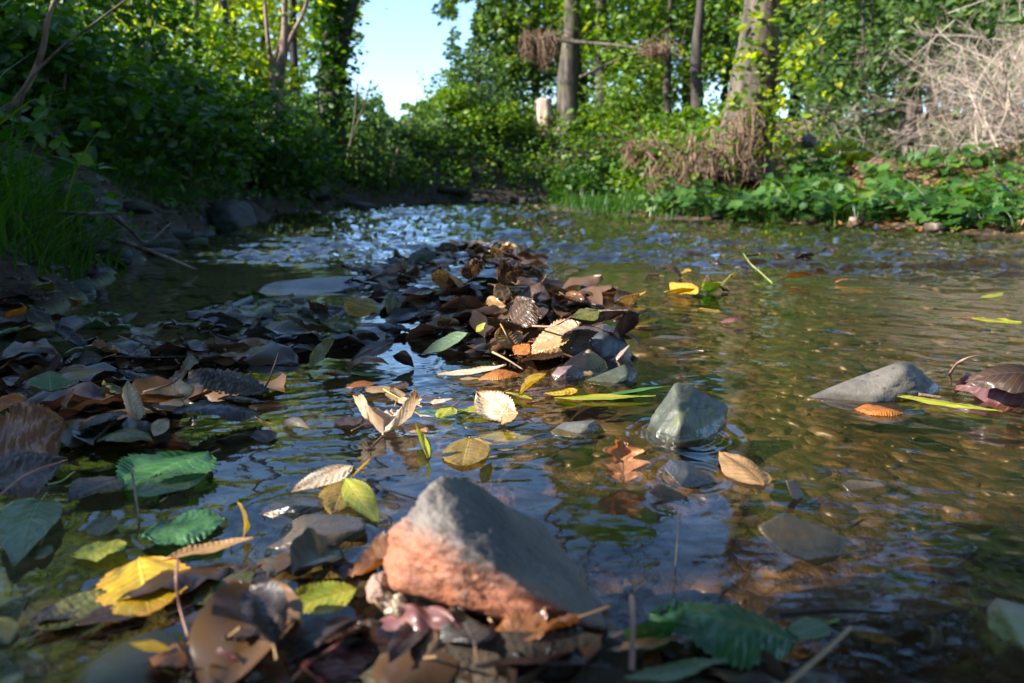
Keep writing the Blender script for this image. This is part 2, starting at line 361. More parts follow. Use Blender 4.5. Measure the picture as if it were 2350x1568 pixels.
rows = np.concatenate([np.geomspace(463, 500, 90)[:-1], np.arange(500, 760, 1.35), np.arange(760, 1700, 1.9), np.geomspace(1702, 5200, 60)])
cols = np.concatenate([np.linspace(-1600, -250, 120)[:-1], np.arange(-250, 2600, 2.9), np.linspace(2602, 4200, 120)])
PY, PXX = np.meshgrid(rows, cols, indexing='ij')
dz = -SP - (PY - 784) / F * CP; tt = -CAMZ / dz
WX = (PXX - 1175) / F * tt; WY = (CP - (PY - 784) / F * SP) * tt
WZ = wave(WX, WY)
nx, ny = len(cols), len(rows); i = np.arange(ny - 1)[:, None] * nx; j = np.arange(nx - 1)[None]
WQ = np.stack([i + j, i + nx + j, i + nx + j + 1, i + j + 1], -1).reshape(-1, 4)
k = NT('stream water'); g = k.n('NewGeometry')
mp = k.n('Mapping', {0: g.outputs['Position']}); mp.inputs['Rotation'].default_value = (0, 0, -.5); mp.inputs['Scale'].default_value = (1, 2.2, 1)
b1 = k.noise(mp.outputs[0], 55, 3, .55, .6)
nn = k.bump(b1.outputs[0], .10, .0012)
cs = k.math('ABSOLUTE', k.n('VectorMath', {0: g.outputs['Incoming'], 1: nn}, operation='DOT_PRODUCT').outputs['Value'])
fr = k.math('ADD', .035, k.math('MULTIPLY', .965, k.math('POWER', k.math('SUBTRACT', 1.0, cs, clamp=True), 5.0)), clamp=True)
gl = k.n('BsdfGlossy', {'Color': (.95, .97, 1.0), 'Roughness': .012, 'Normal': nn})
tp = k.n('BsdfTransparent', {'Color': (.78, .68, .525)})
WM = k.done(k.n('MixShader', {0: fr, 1: tp.outputs[0], 2: gl.outputs[0]}))
water = mesh_np('water', np.stack([WX, WY, WZ], -1).reshape(-1, 3), WQ[:, ::-1], WM); tag(water, kind='structure')
def gz(x, y): return float(ground(np.array([x]), np.array([y]))[0])
def GP(px, py, z0=0.0, it=14):
    """where the line of sight through a pixel meets the ground"""
    t = np.linspace(.3, 60, 1500); d = ray(px, py); X = d[0] * t; Y = d[1] * t; Z = CAMZ + d[2] * t
    hit = np.nonzero(Z < ground(X, Y))[0]
    n = hit[0] if len(hit) else -1
    return np.array([X[n], Y[n], Z[n]])

# ================================================================== WHERE THE SUN GETS THROUGH
_sx, _sy = SUN[0] / SUN[2], SUN[1] / SUN[2]
def PP(*px): return [tuple(P(a, b)[:2]) for a, b in px]
LIT = [PP((1050, 560), (2500, 540), (2500, 1010), (2350, 1120), (2050, 1180), (1830, 1150), (1740, 1140), (1600, 1130), (1480, 1140), (1380, 1120), (1250, 1080), (1120, 1090), (1000, 1090), (900, 1060), (700, 1010), (660, 960), (740, 910), (900, 870), (980, 840), (1100, 800), (1130, 720), (1260, 700), (1240, 640)),
       PP((1640, 1130), (1900, 1130), (2060, 1260), (1880, 1330), (1700, 1310)),
       PP((1500, 1140), (1720, 1140), (1750, 1380), (1560, 1380))]
# (point, radius, first distance along the sunbeam at which leaves are thinned)
BEAMS = [(P(300, 925, .02), .05, .5), (P(410, 890, .02), .028, .5), (P(530, 870, .03), .04, .5), (P(740, 1100, .01), .045, .5), (P(300, 1345, .0), .045, .5), (P(370, 1470, .01), .03, .5),
         (P(540, 1220, .0), .035, .5), (P(960, 1250, .04), .045, .5), (P(1040, 1160, .08), .03, .5), (P(1150, 1400, .03), .04, .5), (P(890, 1340, .02), .03, .5), (P(900, 1450, .03), .05, .5),
         (P(720, 1210, .02), .02, .5), (P(420, 1090, .0), .03, .5), (P(450, 1420, .02), .03, .5), (P(1100, 620, .08), .06, .8), (P(1380, 1450, .0), .03, .5)]
BEAMS += [(D(a_, b_, c_), r_, 1.3) for a_, b_, c_, r_ in [(1249, 250, 14.3, .6), (1305, 100, 15, .7), (1303, 230, 15, .6), (1740, 100, 8.6, .8), (1720, 230, 8.6, .7), (1640, 370, 8.4, .6), (1060, 290, 16, .8), (1150, 300, 15.5, .9), (1300, 310, 14.5, .8), (1420, 300, 13, .8), (1520, 300, 10.5, .6), (1450, 200, 14, .8), (2280, 160, 8.2, 1.3), (2150, 130, 8.8, .9), (1950, 380, 7.5, .7), (2150, 420, 6.5, .7), (2300, 440, 5.5, .6), (1500, 460, 7.8, .5), (640, 100, 10, 1.0), (450, 100, 12, 1.2), (250, 60, 13, 1.0), (600, 200, 11, .7), (1250, 60, 15, .6), (1100, 60, 18, 1.0)]]
def far_gap(Q):
    out = np.zeros(len(Q), bool)
    for zp, x0, x1, y0_, y1_, th in [(1.4, -2.4, 3.4, 13.6, 18.5, -.12), (.45, 2.2, 7.0, 5.0, 10.5, .02), (2.2, -6.5, -1.6, 9.5, 14.5, -.1), (2.0, 1.5, 7.0, 10.5, 17.0, .05), (.1, .2, 2.6, 6.2, 9.5, 0)]:
        a_, b_ = Q[:, 0] - _sx * (Q[:, 2] - zp), Q[:, 1] - _sy * (Q[:, 2] - zp)
        out |= (a_ > x0) & (a_ < x1) & (b_ > y0_) & (b_ < y1_) & (Q[:, 2] - zp > .75) & (fbm(a_ * 1.4, b_ * 1.4, 3, 55) > th)
    return out
def sun_gap(Q, size=0.0):
    """True for the leaves that would stand in the way of the photograph's patches of sun"""
    gx_, gy_ = Q[:, 0] - _sx * Q[:, 2], Q[:, 1] - _sy * Q[:, 2]
    wob = .05 * fbm(gx_ * 4, gy_ * 4, 3, 90)
    cut = far_gap(Q)
    for poly in LIT:
        inside = inpoly(poly, gx_ + wob, gy_ + wob)
        cut |= inside
    for p, r, t0 in BEAMS:
        v = Q - p; t = v @ SUN; dd = np.linalg.norm(v - t[:, None] * SUN, axis=1)
        cut |= (dd < r + .3 * size) & (t > t0)
    return cut
# ================================================================== VEGETATION BUILDERS
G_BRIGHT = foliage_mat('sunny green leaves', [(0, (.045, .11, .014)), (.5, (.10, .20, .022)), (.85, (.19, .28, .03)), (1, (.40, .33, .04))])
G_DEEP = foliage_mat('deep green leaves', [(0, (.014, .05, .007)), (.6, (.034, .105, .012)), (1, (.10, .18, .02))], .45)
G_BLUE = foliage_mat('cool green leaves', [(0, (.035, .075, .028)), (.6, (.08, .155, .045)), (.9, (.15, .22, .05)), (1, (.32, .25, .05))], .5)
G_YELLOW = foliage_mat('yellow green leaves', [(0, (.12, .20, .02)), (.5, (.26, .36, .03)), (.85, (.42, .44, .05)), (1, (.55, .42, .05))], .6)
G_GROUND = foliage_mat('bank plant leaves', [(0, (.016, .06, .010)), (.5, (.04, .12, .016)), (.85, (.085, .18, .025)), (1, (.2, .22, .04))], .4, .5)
G_SHADE = foliage_mat('leaves darkened for reflection', [(0, (.006, .014, .005)), (.6, (.014, .03, .008)), (1, (.03, .04, .01))], .2, .5, 1.0)  # shade put into the leaf colour so the stream mirrors dark boughs
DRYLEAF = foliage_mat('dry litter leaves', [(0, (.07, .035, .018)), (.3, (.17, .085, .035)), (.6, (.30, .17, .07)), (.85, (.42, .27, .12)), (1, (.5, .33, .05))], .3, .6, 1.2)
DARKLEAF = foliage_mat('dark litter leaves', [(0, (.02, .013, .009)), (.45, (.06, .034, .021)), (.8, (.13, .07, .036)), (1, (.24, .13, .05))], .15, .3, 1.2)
GRASSM = foliage_mat('grass blades', [(0, (.018, .065, .01)), (.7, (.04, .13, .015)), (1, (.14, .17, .03))], .4, .4)
STRAW = foliage_mat('dry grass and rootlets', [(0, (.07, .04, .022)), (.5, (.17, .10, .055)), (1, (.34, .23, .14))], .25, .7, 1.1)
TWIGM = foliage_mat('bare dry twigs', [(0, (.10, .075, .06)), (.5, (.30, .235, .19)), (1, (.62, .52, .44))], .0, .8)
BARK = bark_mat('brown bark', (.035, .025, .018), (.14, .105, .08), moss=(.07, .085, .02))
BARKP = bark_mat('pale bark', (.018, .013, .010), (.13, .098, .072), moss=(.075, .07, .03))
BARKD = bark_mat('dark bark', (.015, .011, .009), (.06, .045, .035))
BARKR = bark_mat('reddish sapling bark', (.09, .05, .035), (.28, .19, .14))
WOODP = bark_mat('weathered pale wood', (.3, .2, .14), (.6, .48, .38), moss=(.24, .1, .06), bumpd=.01)

T_KITE = (np.array([[0, 0, 0], [.45, .30, .06], [1, 0, -.05], [.45, -.30, .06]]), np.array([[0, 2, 1], [0, 3, 2]]))
T_OVATE = (np.array([[0, 0, 0], [.22, .27, .05], [.55, .30, .06], [.82, .14, .01], [1, 0, -.09], [.82, -.14, .01], [.55, -.30, .06], [.22, -.27, .05], [.4, 0, 0], [.7, 0, -.02]]),
           np.array([[0, 8, 1], [1, 8, 2], [8, 9, 2], [2, 9, 3], [3, 9, 4], [9, 5, 4], [6, 5, 9], [8, 6, 9], [7, 6, 8], [0, 7, 8]]))
def _lobed():
    pts = [(0, 0), (.05, .22), (-.05, .38), (.18, .36), (.30, .52), (.45, .40), (.62, .42), (.66, .22), (1, 0)]
    up = [(x, y, .08 * abs(y)) for x, y in pts]; V = up + [(x, -y, z) for x, y, z in up[1:-1]] + [(.4, 0, -.03)]
    c = len(V) - 1; ring = list(range(9)) + list(range(15, 8, -1))
    return np.array(V), np.array([[c, ring[(q + 1) % 16], ring[q]] for q in range(16)])
T_LOBED = _lobed()
def orient(n, droop=.0, up=.5, spread=1.0):
    """n random leaf frames; up: how far the blades face the sky"""
    az = rng.uniform(0, 2 * np.pi, n); pt = rng.normal(-droop, .45 * spread, n)
    a = np.stack([np.cos(az) * np.cos(pt), np.sin(az) * np.cos(pt), np.sin(pt)], -1)
    nn = rng.normal(0, 1, (n, 3)) * (1 - up) + np.array([0, 0, 1.]) * (up * 1.6)
    b = np.cross(nn, a); b /= np.linalg.norm(b, axis=1)[:, None] + 1e-9
    return a, b, np.cross(a, b)
def leaves_np(Q, size, tmpl=T_KITE, fr=None, wid=1.0):
    n = len(Q); a, b, c = fr if fr is not None else orient(n)
    s = np.broadcast_to(size, (n,))[:, None, None]; tv, tf = tmpl
    V = Q[:, None] + s * (tv[None, :, 0:1] * a[:, None] + wid * tv[None, :, 1:2] * b[:, None] + tv[None, :, 2:3] * c[:, None])
    Fc = (np.arange(n)[:, None, None] * len(tv) + tf[None]).reshape(-1, 3)
    return V.reshape(-1, 3), Fc
def foliage(name, Q, size, mat, parent=None, tmpl=T_KITE, cull=True, fr=None, droop=.15, up=.4, skygap=True, wid=1.0):
    Q = np.asarray(Q); n = len(Q)
    if fr is None: fr = orient(n, droop, up)
    size = np.broadcast_to(size, (n,)) * rng.uniform(.65, 1.3, n)
    keep = np.ones(n, bool)
    if cull: keep &= ~sun_gap(Q + fr[0] * size[:, None] * .5, size)
    if skygap: keep &= ~sky_gap(Q)
    if keep.sum() < 3: keep[:3] = True
    V, Fc = leaves_np(Q[keep], size[keep], tmpl, tuple(f[keep] for f in fr), wid)
    if parent is not None: V = V - np.array(parent.location)
    return mesh_np(name, V, Fc, mat, parent, False)
def sky_gap(Q):
    """the open strip of sky over the stream: keeps tree growth out of it, with a ragged fringe"""
    y = np.maximum(Q[:, 1], .3); az = Q[:, 0] / y; el = (Q[:, 2] - CAMZ) / y
    h = fbm(az * 30, el * 30, 5, 5) * .040
    lo, hi = -.195 + .05 * sstep(.155, .085, el) + h, -.060 - .045 * sstep(.17, .10, el) + h
    thin = rng.random(len(Q)) < .993
    a = (az > lo) & (az < hi) & (el > .085 + h) & (el < .62) & (Q[:, 1] > 3.5)
    # the narrow opening higher up to the right
    b = (np.abs(az - .243 - h * .6) < .055) & (el > .27) & (el < .60) & (Q[:, 1] > 3)
    c_ = (az > -.42) & (az < .06) & (el > .30 + .2 * h) & (Q[:, 1] > 3.0)
    d_ = (az > -.5) & (az < .62) & (el > .40 + .2 * h) & (Q[:, 1] > 3.0)
    return (a | b | c_ | d_) & thin
def clumps(center, rad, nclump, per, cr, flat=.8, shell=.55):
    """points in leafy clumps spread through an ellipsoid"""
    d = rng.normal(size=(nclump, 3)); d /= np.linalg.norm(d, axis=1)[:, None]
    rr = rng.uniform(shell ** 2, 1, nclump) ** .5
    cc = np.array(center) + d * rr[:, None] * np.array(rad)
    q = np.repeat(cc, per, 0) + rng.normal(size=(nclump * per, 3)) * cr * np.array([1, 1, flat]) * np.repeat(rng.uniform(.5, 1.3, nclump), per)[:, None]
    return cc, q
def make_tree(name, label, cat, base, h, r, crown_c, crown_r, nclump, per, leaf, mat, bark, group=None, lean=(0, 0), limbs=9, cull=True, tmpl=T_KITE, extra=None, rough=.12, cr=.45, trunk_pts=None):
    base = np.array(base, float); t = empty(name, base); tag(t, label, cat, group)
    top = base + np.array([lean[0], lean[1], h])
    pts = trunk_pts or [base - [0, 0, .15], base * .66 + top * .34 + rng.normal(0, .05 * h / 6, 3) * [1, 1, 0], base * .33 + top * .67 + rng.normal(0, .08 * h / 6, 3) * [1, 1, 0], top]
    sp = spline(pts, 26); rad = r * (1 - .8 * np.linspace(0, 1, 26)) ; rad[:3] *= [1.55, 1.3, 1.1]
    a = Acc(); tube(a, sp, rad, 14, rough, int(rng.integers(99)))
    tr = a.build('trunk', bark, t)
    cc, q = clumps(crown_c, crown_r, nclump, per, cr)
    a = Acc()
    for c in cc[:limbs]:
        s = sp[int(rng.integers(10, 25))]; m = (s + c) / 2 + rng.normal(0, .15, 3) + [0, 0, -.1]
        lp = spline([s, m, c], 12)
        if sky_gap(lp).any() or sky_gap(lp + [.15, 0, 0]).any() or sky_gap(lp - [.15, 0, 0]).any(): continue
        tube(a, lp, np.linspace(min(r * .22, .05), r * .04, 12), 6)
    if a.n: a.build('limbs', bark, t)
    foliage('crown', q, leaf, mat, t, tmpl, cull)
    return t
def bush(name, label, cat, base, rad, n, leaf, mat, group=None, tmpl=T_KITE, stems=6, cull=True, bark=None, droop=.2, cr=.16, per=40):
    base = np.array(base, float); t = empty(name, base); tag(t, label, cat, group)
    cc, q = clumps(base + [0, 0, rad[2] * .95], rad, max(3, n // per), per, cr * max(rad), shell=.25)
    q[:, 2] = np.maximum(q[:, 2], base[2] - .1 + .02)
    foliage('foliage', q, leaf, mat, t, tmpl, cull, droop=droop)
    a = Acc()
    for c in cc[:stems]:
        tube(a, spline([base + rng.normal(0, .08, 3) * [1, 1, 0] - [0, 0, .1], (base + c) / 2 + rng.normal(0, .06, 3), c], 7), np.linspace(.012, .004, 7) * (1 + rad[2] * .5), 5)
    a.build('stem', bark or BARK, t)
    return t
def blades(n, px, py, pz, h, wdt, lean=.5, seg=4, az=None):
    """grass blades: tapering bent ribbons"""
    az = rng.uniform(0, 2 * np.pi, n) if az is None else az; h = np.broadcast_to(h, (n,)) * rng.uniform(.5, 1.2, n); ln = rng.uniform(.2, 1.3, n) * lean
    t = np.linspace(0, 1, seg + 1); dirx, diry = np.cos(az), np.sin(az)
    X = px[:, None] + dirx[:, None] * (ln * h)[:, None] * t ** 2; Y = py[:, None] + diry[:, None] * (ln * h)[:, None] * t ** 2; Z = pz[:, None] + h[:, None] * (t - .35 * (ln[:, None]) * t ** 2.5)
    wv = wdt * (1 - t) ** .7 + .0004; sx_, sy_ = -diry[:, None] * wv, dirx[:, None] * wv
    V = np.stack([np.stack([X - sx_, Y - sy_, Z], -1), np.stack([X + sx_, Y + sy_, Z], -1)], 2).reshape(-1, 3)
    b = np.arange(n)[:, None] * (2 * (seg + 1)) + np.arange(seg)[None] * 2
    return V, np.stack([b, b + 1, b + 3, b + 2], -1).reshape(-1, 4)
# ================================================================== TREES AND PLANTS OF THE PLACE
def G(x, y): return np.array([x, y, gz(x, y)])
def at(px, y, dz=0.0):
    """ground point under pixel column px at distance y"""
    x = (px - 1175) / F * y / CP * .985; p = G(x, y); p[2] += dz; return p
def px_pts(*a): return [D(px, py, y) for px, py, y in a]

# --- trees whose trunks show
b = at(1305, 16.3)
t = make_tree('tree', 'tall grey barked tree beside the pale stump on the far bank', 'tree', b, 9, .27, b + [0.4, 1, 8], (3, 2.6, 2.6), 60, 130, .12, G_BRIGHT, BARKP, trunk_pts=px_pts((1305, 325, 16.3), (1302, 240, 16.3), (1308, 120, 16.3), (1312, 0, 16.3), (1300, -450, 16.4), (1320, -900, 16.5)))
b = at(1740, 8.6)
t = make_tree('ivy_tree', 'thick leaning tree on the right bank with leafy creeper and hanging dry roots', 'tree', b, 8, .34, b + [1.5, 1.5, 6.4], (2.6, 2, 1.6), 50, 130, .10, G_BRIGHT, BARKP, trunk_pts=px_pts((1690, 415, 8.6), (1715, 300, 8.6), (1738, 150, 8.6), (1752, 0, 8.6), (1790, -400, 8.8), (1800, -900, 9)))
big = t
n = 280; z = rng.uniform(.5, 3.2, n); th = rng.uniform(-2.9, .2, n); rr = rng.uniform(.2, .62, n)
cx = 2.55 + .11 * z; q = np.stack([cx + np.cos(th) * rr, 8.55 + np.sin(th) * rr, z + .15], -1)
foliage('creeper', q, .10, G_YELLOW, t, T_OVATE, False, up=.3, skygap=False)
n = 230; f_ = rng.random(n); c1 = np.array([D(1690, 360, 8.45) * (1 - s_) + D(1745, -40, 8.45) * s_ for s_ in f_])
foliage('ivy', c1 + rng.normal(0, 1, (n, 3)) * [.20, .06, .05] + [-.06, -.25, 0], .085, G_BRIGHT, t, T_OVATE, False, skygap=False)
q = D(1790, 230, 8.2) + rng.normal(0, 1, (90, 3)) * [.05, .1, .05] + np.linspace(-.5, .5, 90)[:, None] * np.array([.35, 0, 1.0])
foliage('leaves', q, .085, G_YELLOW, t, T_OVATE, False, skygap=False)
q = D(1640, 350, 7.9) + rng.normal(0, 1, (260, 3)) * [.55, .15, .22]
foliage('foot_leaves', q, .075, G_BRIGHT, t, T_OVATE, False, skygap=False)
a = Acc()                                                       # pale roots and flood-dried stems round its foot
RC = [(1515, 372), (1535, 345), (1570, 330), (1590, 300), (1612, 318), (1640, 290), (1655, 335), (1678, 275), (1700, 250), (1716, 285), (1728, 235), (1745, 300), (1580, 375), (1660, 370), (1500, 400)]
for q_ in range(400):
    cx_, cy_ = RC[int(rng.integers(len(RC)))]; x0 = cx_ + rng.normal(0, 7); y0 = cy_ + abs(rng.normal(0, 22)); yy = 8.1 + rng.uniform(-.35, .35)
    x1 = x0 + rng.normal(-12, 16); y1 = min(y0 + rng.uniform(25, 150), rng.uniform(400, 434))
    p0, p1 = D(x0, y0, yy), D(x1, y1, yy - .15 + rng.normal(0, .1))
    tube(a, spline([p0, (p0 + p1) / 2 + rng.normal(0, .07, 3), p1], 7), np.linspace(.005, .002, 7) * rng.lognormal(0, .5), 4)
a.build('hanging_roots', STRAW, t, False)
b = at(1600, 11)
make_tree('tree', 'slim dark tree rising left of the thick leaning tree', 'tree', b, 8, .10, b + [0, .6, 6.5], (1.8, 1.8, 1.8), 40, 110, .10, G_BRIGHT, BARKD, trunk_pts=px_pts((1608, 400, 11), (1600, 240, 11), (1598, 120, 11), (1608, 0, 11), (1602, -160, 11), (1600, -240, 11)))
b = at(770, 11.5)
t = make_tree('ivy_tree', 'dark double trunk wrapped in ivy on the left bank beside the open sky', 'tree', b, 8, .17, b + [-1.6, .5, 7], (2, 2, 2), 50, 120, .1, G_DEEP, BARKD, trunk_pts=px_pts((760, 330, 11.5), (758, 210, 11.5), (756, 100, 11.5), (770, 0, 11.5), (760, -400, 11.6), (740, -900, 11.7)))
a = Acc(); tube(a, spline(px_pts((762, 260, 11.4), (780, 130, 11.4), (803, 20, 11.4), (822, -160, 11.5), (830, -600, 11.5)), 16), np.linspace(.11, .06, 16), 10, .1); a.build('second_trunk', BARKD, t)
n = 1700; f_ = rng.random(n); c1 = np.array([D(757, 320, 11.5) * (1 - s_) + D(775, -60, 11.5) * s_ for s_ in f_])
foliage('ivy', c1 + rng.normal(0, 1, (n, 3)) * [.16, .16, .05] + [0, -.12, 0], .10, G_DEEP, t, T_OVATE, False, skygap=False)
b = at(640, 10)
t = make_tree('sapling', 'reddish forked sapling standing on top of the left bank', 'sapling', b, 5, .085, b + [-.2, .5, 4.4], (1, 1, 1.0), 14, 70, .09, G_YELLOW, BARKR, trunk_pts=px_pts((636, 262, 10), (640, 180, 10), (650, 120, 10), (654, 20, 10), (650, -260, 10)), limbs=4)
a = Acc(); tube(a, spline(px_pts((652, 125, 10), (668, 85, 10), (700, 20, 10), (715, -60, 10)), 12), np.linspace(.035, .015, 12), 7)
tube(a, spline(px_pts((638, 230, 10), (628, 150, 10), (655, 60, 10), (648, -40, 10)), 12), np.linspace(.03, .02, 12), 7); a.build('fork', BARKR, t)
for lab, pts, r0 in [('thin upright stem left of the forked sapling', ((630, 245, 9.6), (622, 150, 9.6), (612, 60, 9.6), (604, -60, 9.6)), .03),
                     ('pale straight trunk among the yellow green leaves at upper left', ((452, 235, 12), (453, 140, 12), (450, 40, 12), (455, -100, 12)), .06)]:
    b = D(*pts[0]); t = empty('sapling', b); tag(t, lab, 'sapling')
    a = Acc(); tube(a, spline(px_pts(*pts), 14), np.linspace(r0, r0 * .7, 14), 8, .05); a.build('trunk', BARKR if r0 < .05 else BARKP, t)
    foliage('crown', D(*pts[-1]) + rng.normal(0, 1, (160, 3)) * [.5, .5, .4], .09, G_YELLOW, t)
for px_, y_, r_, lb in [(1375, 17, .13, 'shaded dark trunk just right of the tall grey barked tree'), (560, 16, .12, 'distant dark trunk between the pale trunk and the forked sapling'), (1480, 19, .13, 'distant trunk glimpsed behind the boughs left of the slim tree'), (1880, 17, .12, 'shadowy trunk behind the dead bush on the right'), (250, 15, .11, 'shadowy trunk deep in the upper left foliage')]:
    b = at(px_, y_); make_tree('tree', lb, 'tree', b, 9, r_, b + [0, .5, 7.5], (2.4, 2, 2), 40, 110, .12, G_BLUE if px_ > 1200 else G_YELLOW, BARKD, group='trees deeper in the wood')

# --- the pale stump, debris nests, bare boughs
SY = 16.3; b = D(1249, 290, SY); t = empty('tree_stump', b); tag(t, 'sunlit pale broken tree stump on the far bank', 'stump')
a = Acc(); s_ = np.array([D(1252, 320, SY), D(1250, 275, SY), D(1248, 250, SY), D(1247, 228, SY)])
tube(a, spline(s_, 14), np.linspace(.0112, .0098, 14) * SY, 18, .16, 4); a.build('stump', WOODP, t)
a = Acc()
for q_ in range(9):
    p = D(1232 + q_ * 4, 230, SY) + [0, -.1 + .05 * (q_ % 3), 0]; tube(a, [p - [0, 0, .08], p + [rng.normal(0, .01), 0, rng.uniform(.02, .09)]], [.03, .012], 5)
a.build('broken_rim', WOODP, t, False)
def nest(label, px0, py0, px1, py1, y, n, thick):
    c = D((px0 + px1) / 2, py0, y); t = empty('flood_debris', c); tag(t, label, 'debris', 'flood debris caught in the trees'); a = Acc()
    cs_ = [(rng.random(), rng.uniform(0, .3), rng.uniform(.35, 1.0)) for _ in range(7)]
    for _ in range(n):
        f, g0, ln_ = cs_[int(rng.integers(7))]; x0 = px0 + (px1 - px0) * (f + rng.normal(0, .06)); yy = y + rng.normal(0, .1); h_ = py1 - py0
        p0 = D(x0, py0 + h_ * (g0 + rng.normal(0, .05)), yy); p1 = D(x0 + rng.normal(0, .12) * (px1 - px0), py0 + h_ * (g0 + (ln_ * (1 - g0)) * rng.uniform(.3, 1.05)), yy + rng.normal(0, .06))
        tube(a, spline([p0 + rng.normal(0, .03, 3), (p0 + p1) / 2 + rng.normal(0, .035, 3), p1], 6), np.linspace(1.2, .5, 6) * thick * rng.lognormal(0, .35), 4)
    for _ in range(n // 6):
        x0 = px0 + (px1 - px0) * rng.uniform(-.25, 1.25); p0 = D(x0, py0 + (py1 - py0) * rng.uniform(0, .25), y + rng.normal(0, .12)); tube(a, spline([p0, p0 + rng.normal(0, .09, 3), p0 + rng.normal(0, .16, 3)], 5), [thick, thick * .8, thick * .6, thick * .5, thick * .3], 4)
    a.build('matted_stems', STRAW, t, False)
nest('shaggy brown clump of flood debris hanging left of the grey barked trunk', 1208, 74, 1292, 176, 12.2, 420, .005)
nest('small brown wad of debris on a bough left of the slim dark tree', 1488, 104, 1545, 140, 10.6, 240, .0045)
nest('heap of matted dry stems in the hollow at the foot of the right bank trees', 1440, 330, 1520, 415, 8.6, 330, .0045)
a = Acc()
for pts, r0 in [(((1285, 92, 12.2), (1340, 98, 12), (1420, 104, 11.6), (1500, 118, 11)), .03), (((1330, 178, 12), (1390, 150, 12), (1440, 128, 11.8), (1470, 120, 11.6)), .022), (((1440, 128, 11.8), (1400, 112, 11.8), (1370, 116, 11.9)), .015),
                (((1470, 122, 11.6), (1530, 116, 11), (1600, 150, 10.8)), .018), (((1200, 120, 12.4), (1225, 98, 12.2), (1280, 86, 12.2)), .018)]:
    tube(a, spline(px_pts(*pts), 12), np.linspace(r0, r0 * .5, 12), 6)
o = a.build('bare_bough', BARKP); tag(o, 'long bare boughs reaching sideways between the trunks on the far bank', 'branch')

# --- wall of leaves: understorey trees, each with trunk and crown
WALL = [(-100, 9, 1.3, G_DEEP), (60, 10, 1.5, G_DEEP), (230, 12, 3.0, G_YELLOW), (420, 13, 2.6, G_YELLOW), (560, 14.5, 3.0, G_YELLOW), (700, 16, 2.4, G_YELLOW), (350, 18, 4.5, G_YELLOW), (640, 20, 4.5, G_YELLOW), (90, 17, 4.2, G_YELLOW),
        (1100, 19.5, 1.8, G_BLUE), (1180, 20, 2.6, G_BRIGHT), (1230, 20.5, 2.6, G_BLUE), (1330, 20, 3.4, G_BLUE), (1430, 17.5, 2.5, G_BRIGHT), (1520, 15, 2.0, G_BRIGHT), (1560, 21, 4.0, G_BLUE), (1680, 16, 2.4, G_BLUE), (1800, 21, 4.5, G_BLUE), (1850, 14, 2.3, G_BLUE), (1990, 16.5, 2.8, G_BLUE), (2100, 13, 2.2, G_BLUE), (2240, 16, 3.4, G_BLUE), (2330, 11, 2.0, G_BLUE), (2480, 9, 2.2, G_BLUE), (2600, 13, 4, G_BLUE), (1430, 27, 5, G_BLUE), (1900, 28, 6, G_BLUE), (250, 26, 6, G_YELLOW), (2400, 26, 6, G_BLUE), (1150, 30, 3.6, G_BLUE), (620, 30, 5, G_YELLOW), (1830, 18, 1.2, G_BLUE), (1940, 19, 1.3, G_BLUE), (2060, 20, 1.5, G_BLUE), (2200, 19, 1.3, G_BLUE), (2330, 18, 1.4, G_BLUE), (1640, 20, 1.5, G_BLUE), (2420, 14, 1.3, G_BLUE), (1930, 11.5, 1.0, G_BLUE), (2280, 12.5, 1.2, G_BLUE), (2130, 16, 1.5, G_BLUE), (2220, 21, 2.2, G_BLUE), (2040, 14.5, 1.2, G_BLUE)]
WL = ['deep green', 'yellow green sunlit', 'cool green', 'fresh green']
side = lambda px_: 'behind the left bank' if px_ < 820 else ('beyond the stump on the far bank' if px_ < 1480 else ('behind the thick leaning tree' if px_ < 1900 else 'behind the dead bush on the right'))
WUSED = set()
for q_, (px_, y_, rr, m) in enumerate(WALL):
    b = at(px_, y_); hh = 1.6 + rr * .9
    nm = {G_DEEP.name: WL[0], G_YELLOW.name: WL[1], G_BLUE.name: WL[2], G_BRIGHT.name: WL[3]}[m.name]
    sz_ = 'low' if rr < 1.6 else ('broad' if rr > 3.2 else 'slender'); near_ = 'nearer ' if y_ < 13 else ('distant ' if y_ > 18.5 else '')
    refs = [(60, 'by the upper left corner'), (250, 'behind the big dark shrub'), (450, 'around the pale straight trunk'), (560, 'left of the forked sapling'), (660, 'behind the forked sapling'), (760, 'behind the ivy covered trunk'), (1100, 'right of the sky gap'), (1230, 'behind the pale stump'), (1320, 'behind the grey barked tree'), (1430, 'between grey tree and slim tree'), (1530, 'behind the small debris wad'), (1600, 'behind the slim dark tree'), (1700, 'behind the thick leaning tree'), (1840, 'right of the thick leaning tree'), (1930, 'behind the reddish twig'), (2080, 'behind the short broken trunk'), (2200, 'behind the middle dead bush'), (2330, 'behind the big twig tangle'), (2500, 'at the right frame edge')]
    rf = min(refs, key=lambda r_: abs(r_[0] - px_))[1]; lb_ = f'{near_}{sz_} {nm} leafy tree {rf}'
    for ex in ('', 'second ', 'third ', 'fourth '):
        if ex + lb_ not in WUSED: lb_ = ex + lb_; break
    WUSED.add(lb_)
    make_tree('understorey_tree', lb_, 'tree', b, hh * 1.2, .05 + rr * .02, b + [0, 0, hh * .95], (rr * .85, rr * .6, hh * .85), int((34 + rr * 22) * (.75 if m is G_BLUE else 1)), 90, .085 + .0035 * y_, m, BARKD, group='leafy trees filling the wood', limbs=7, cr=.26 + .03 * rr)
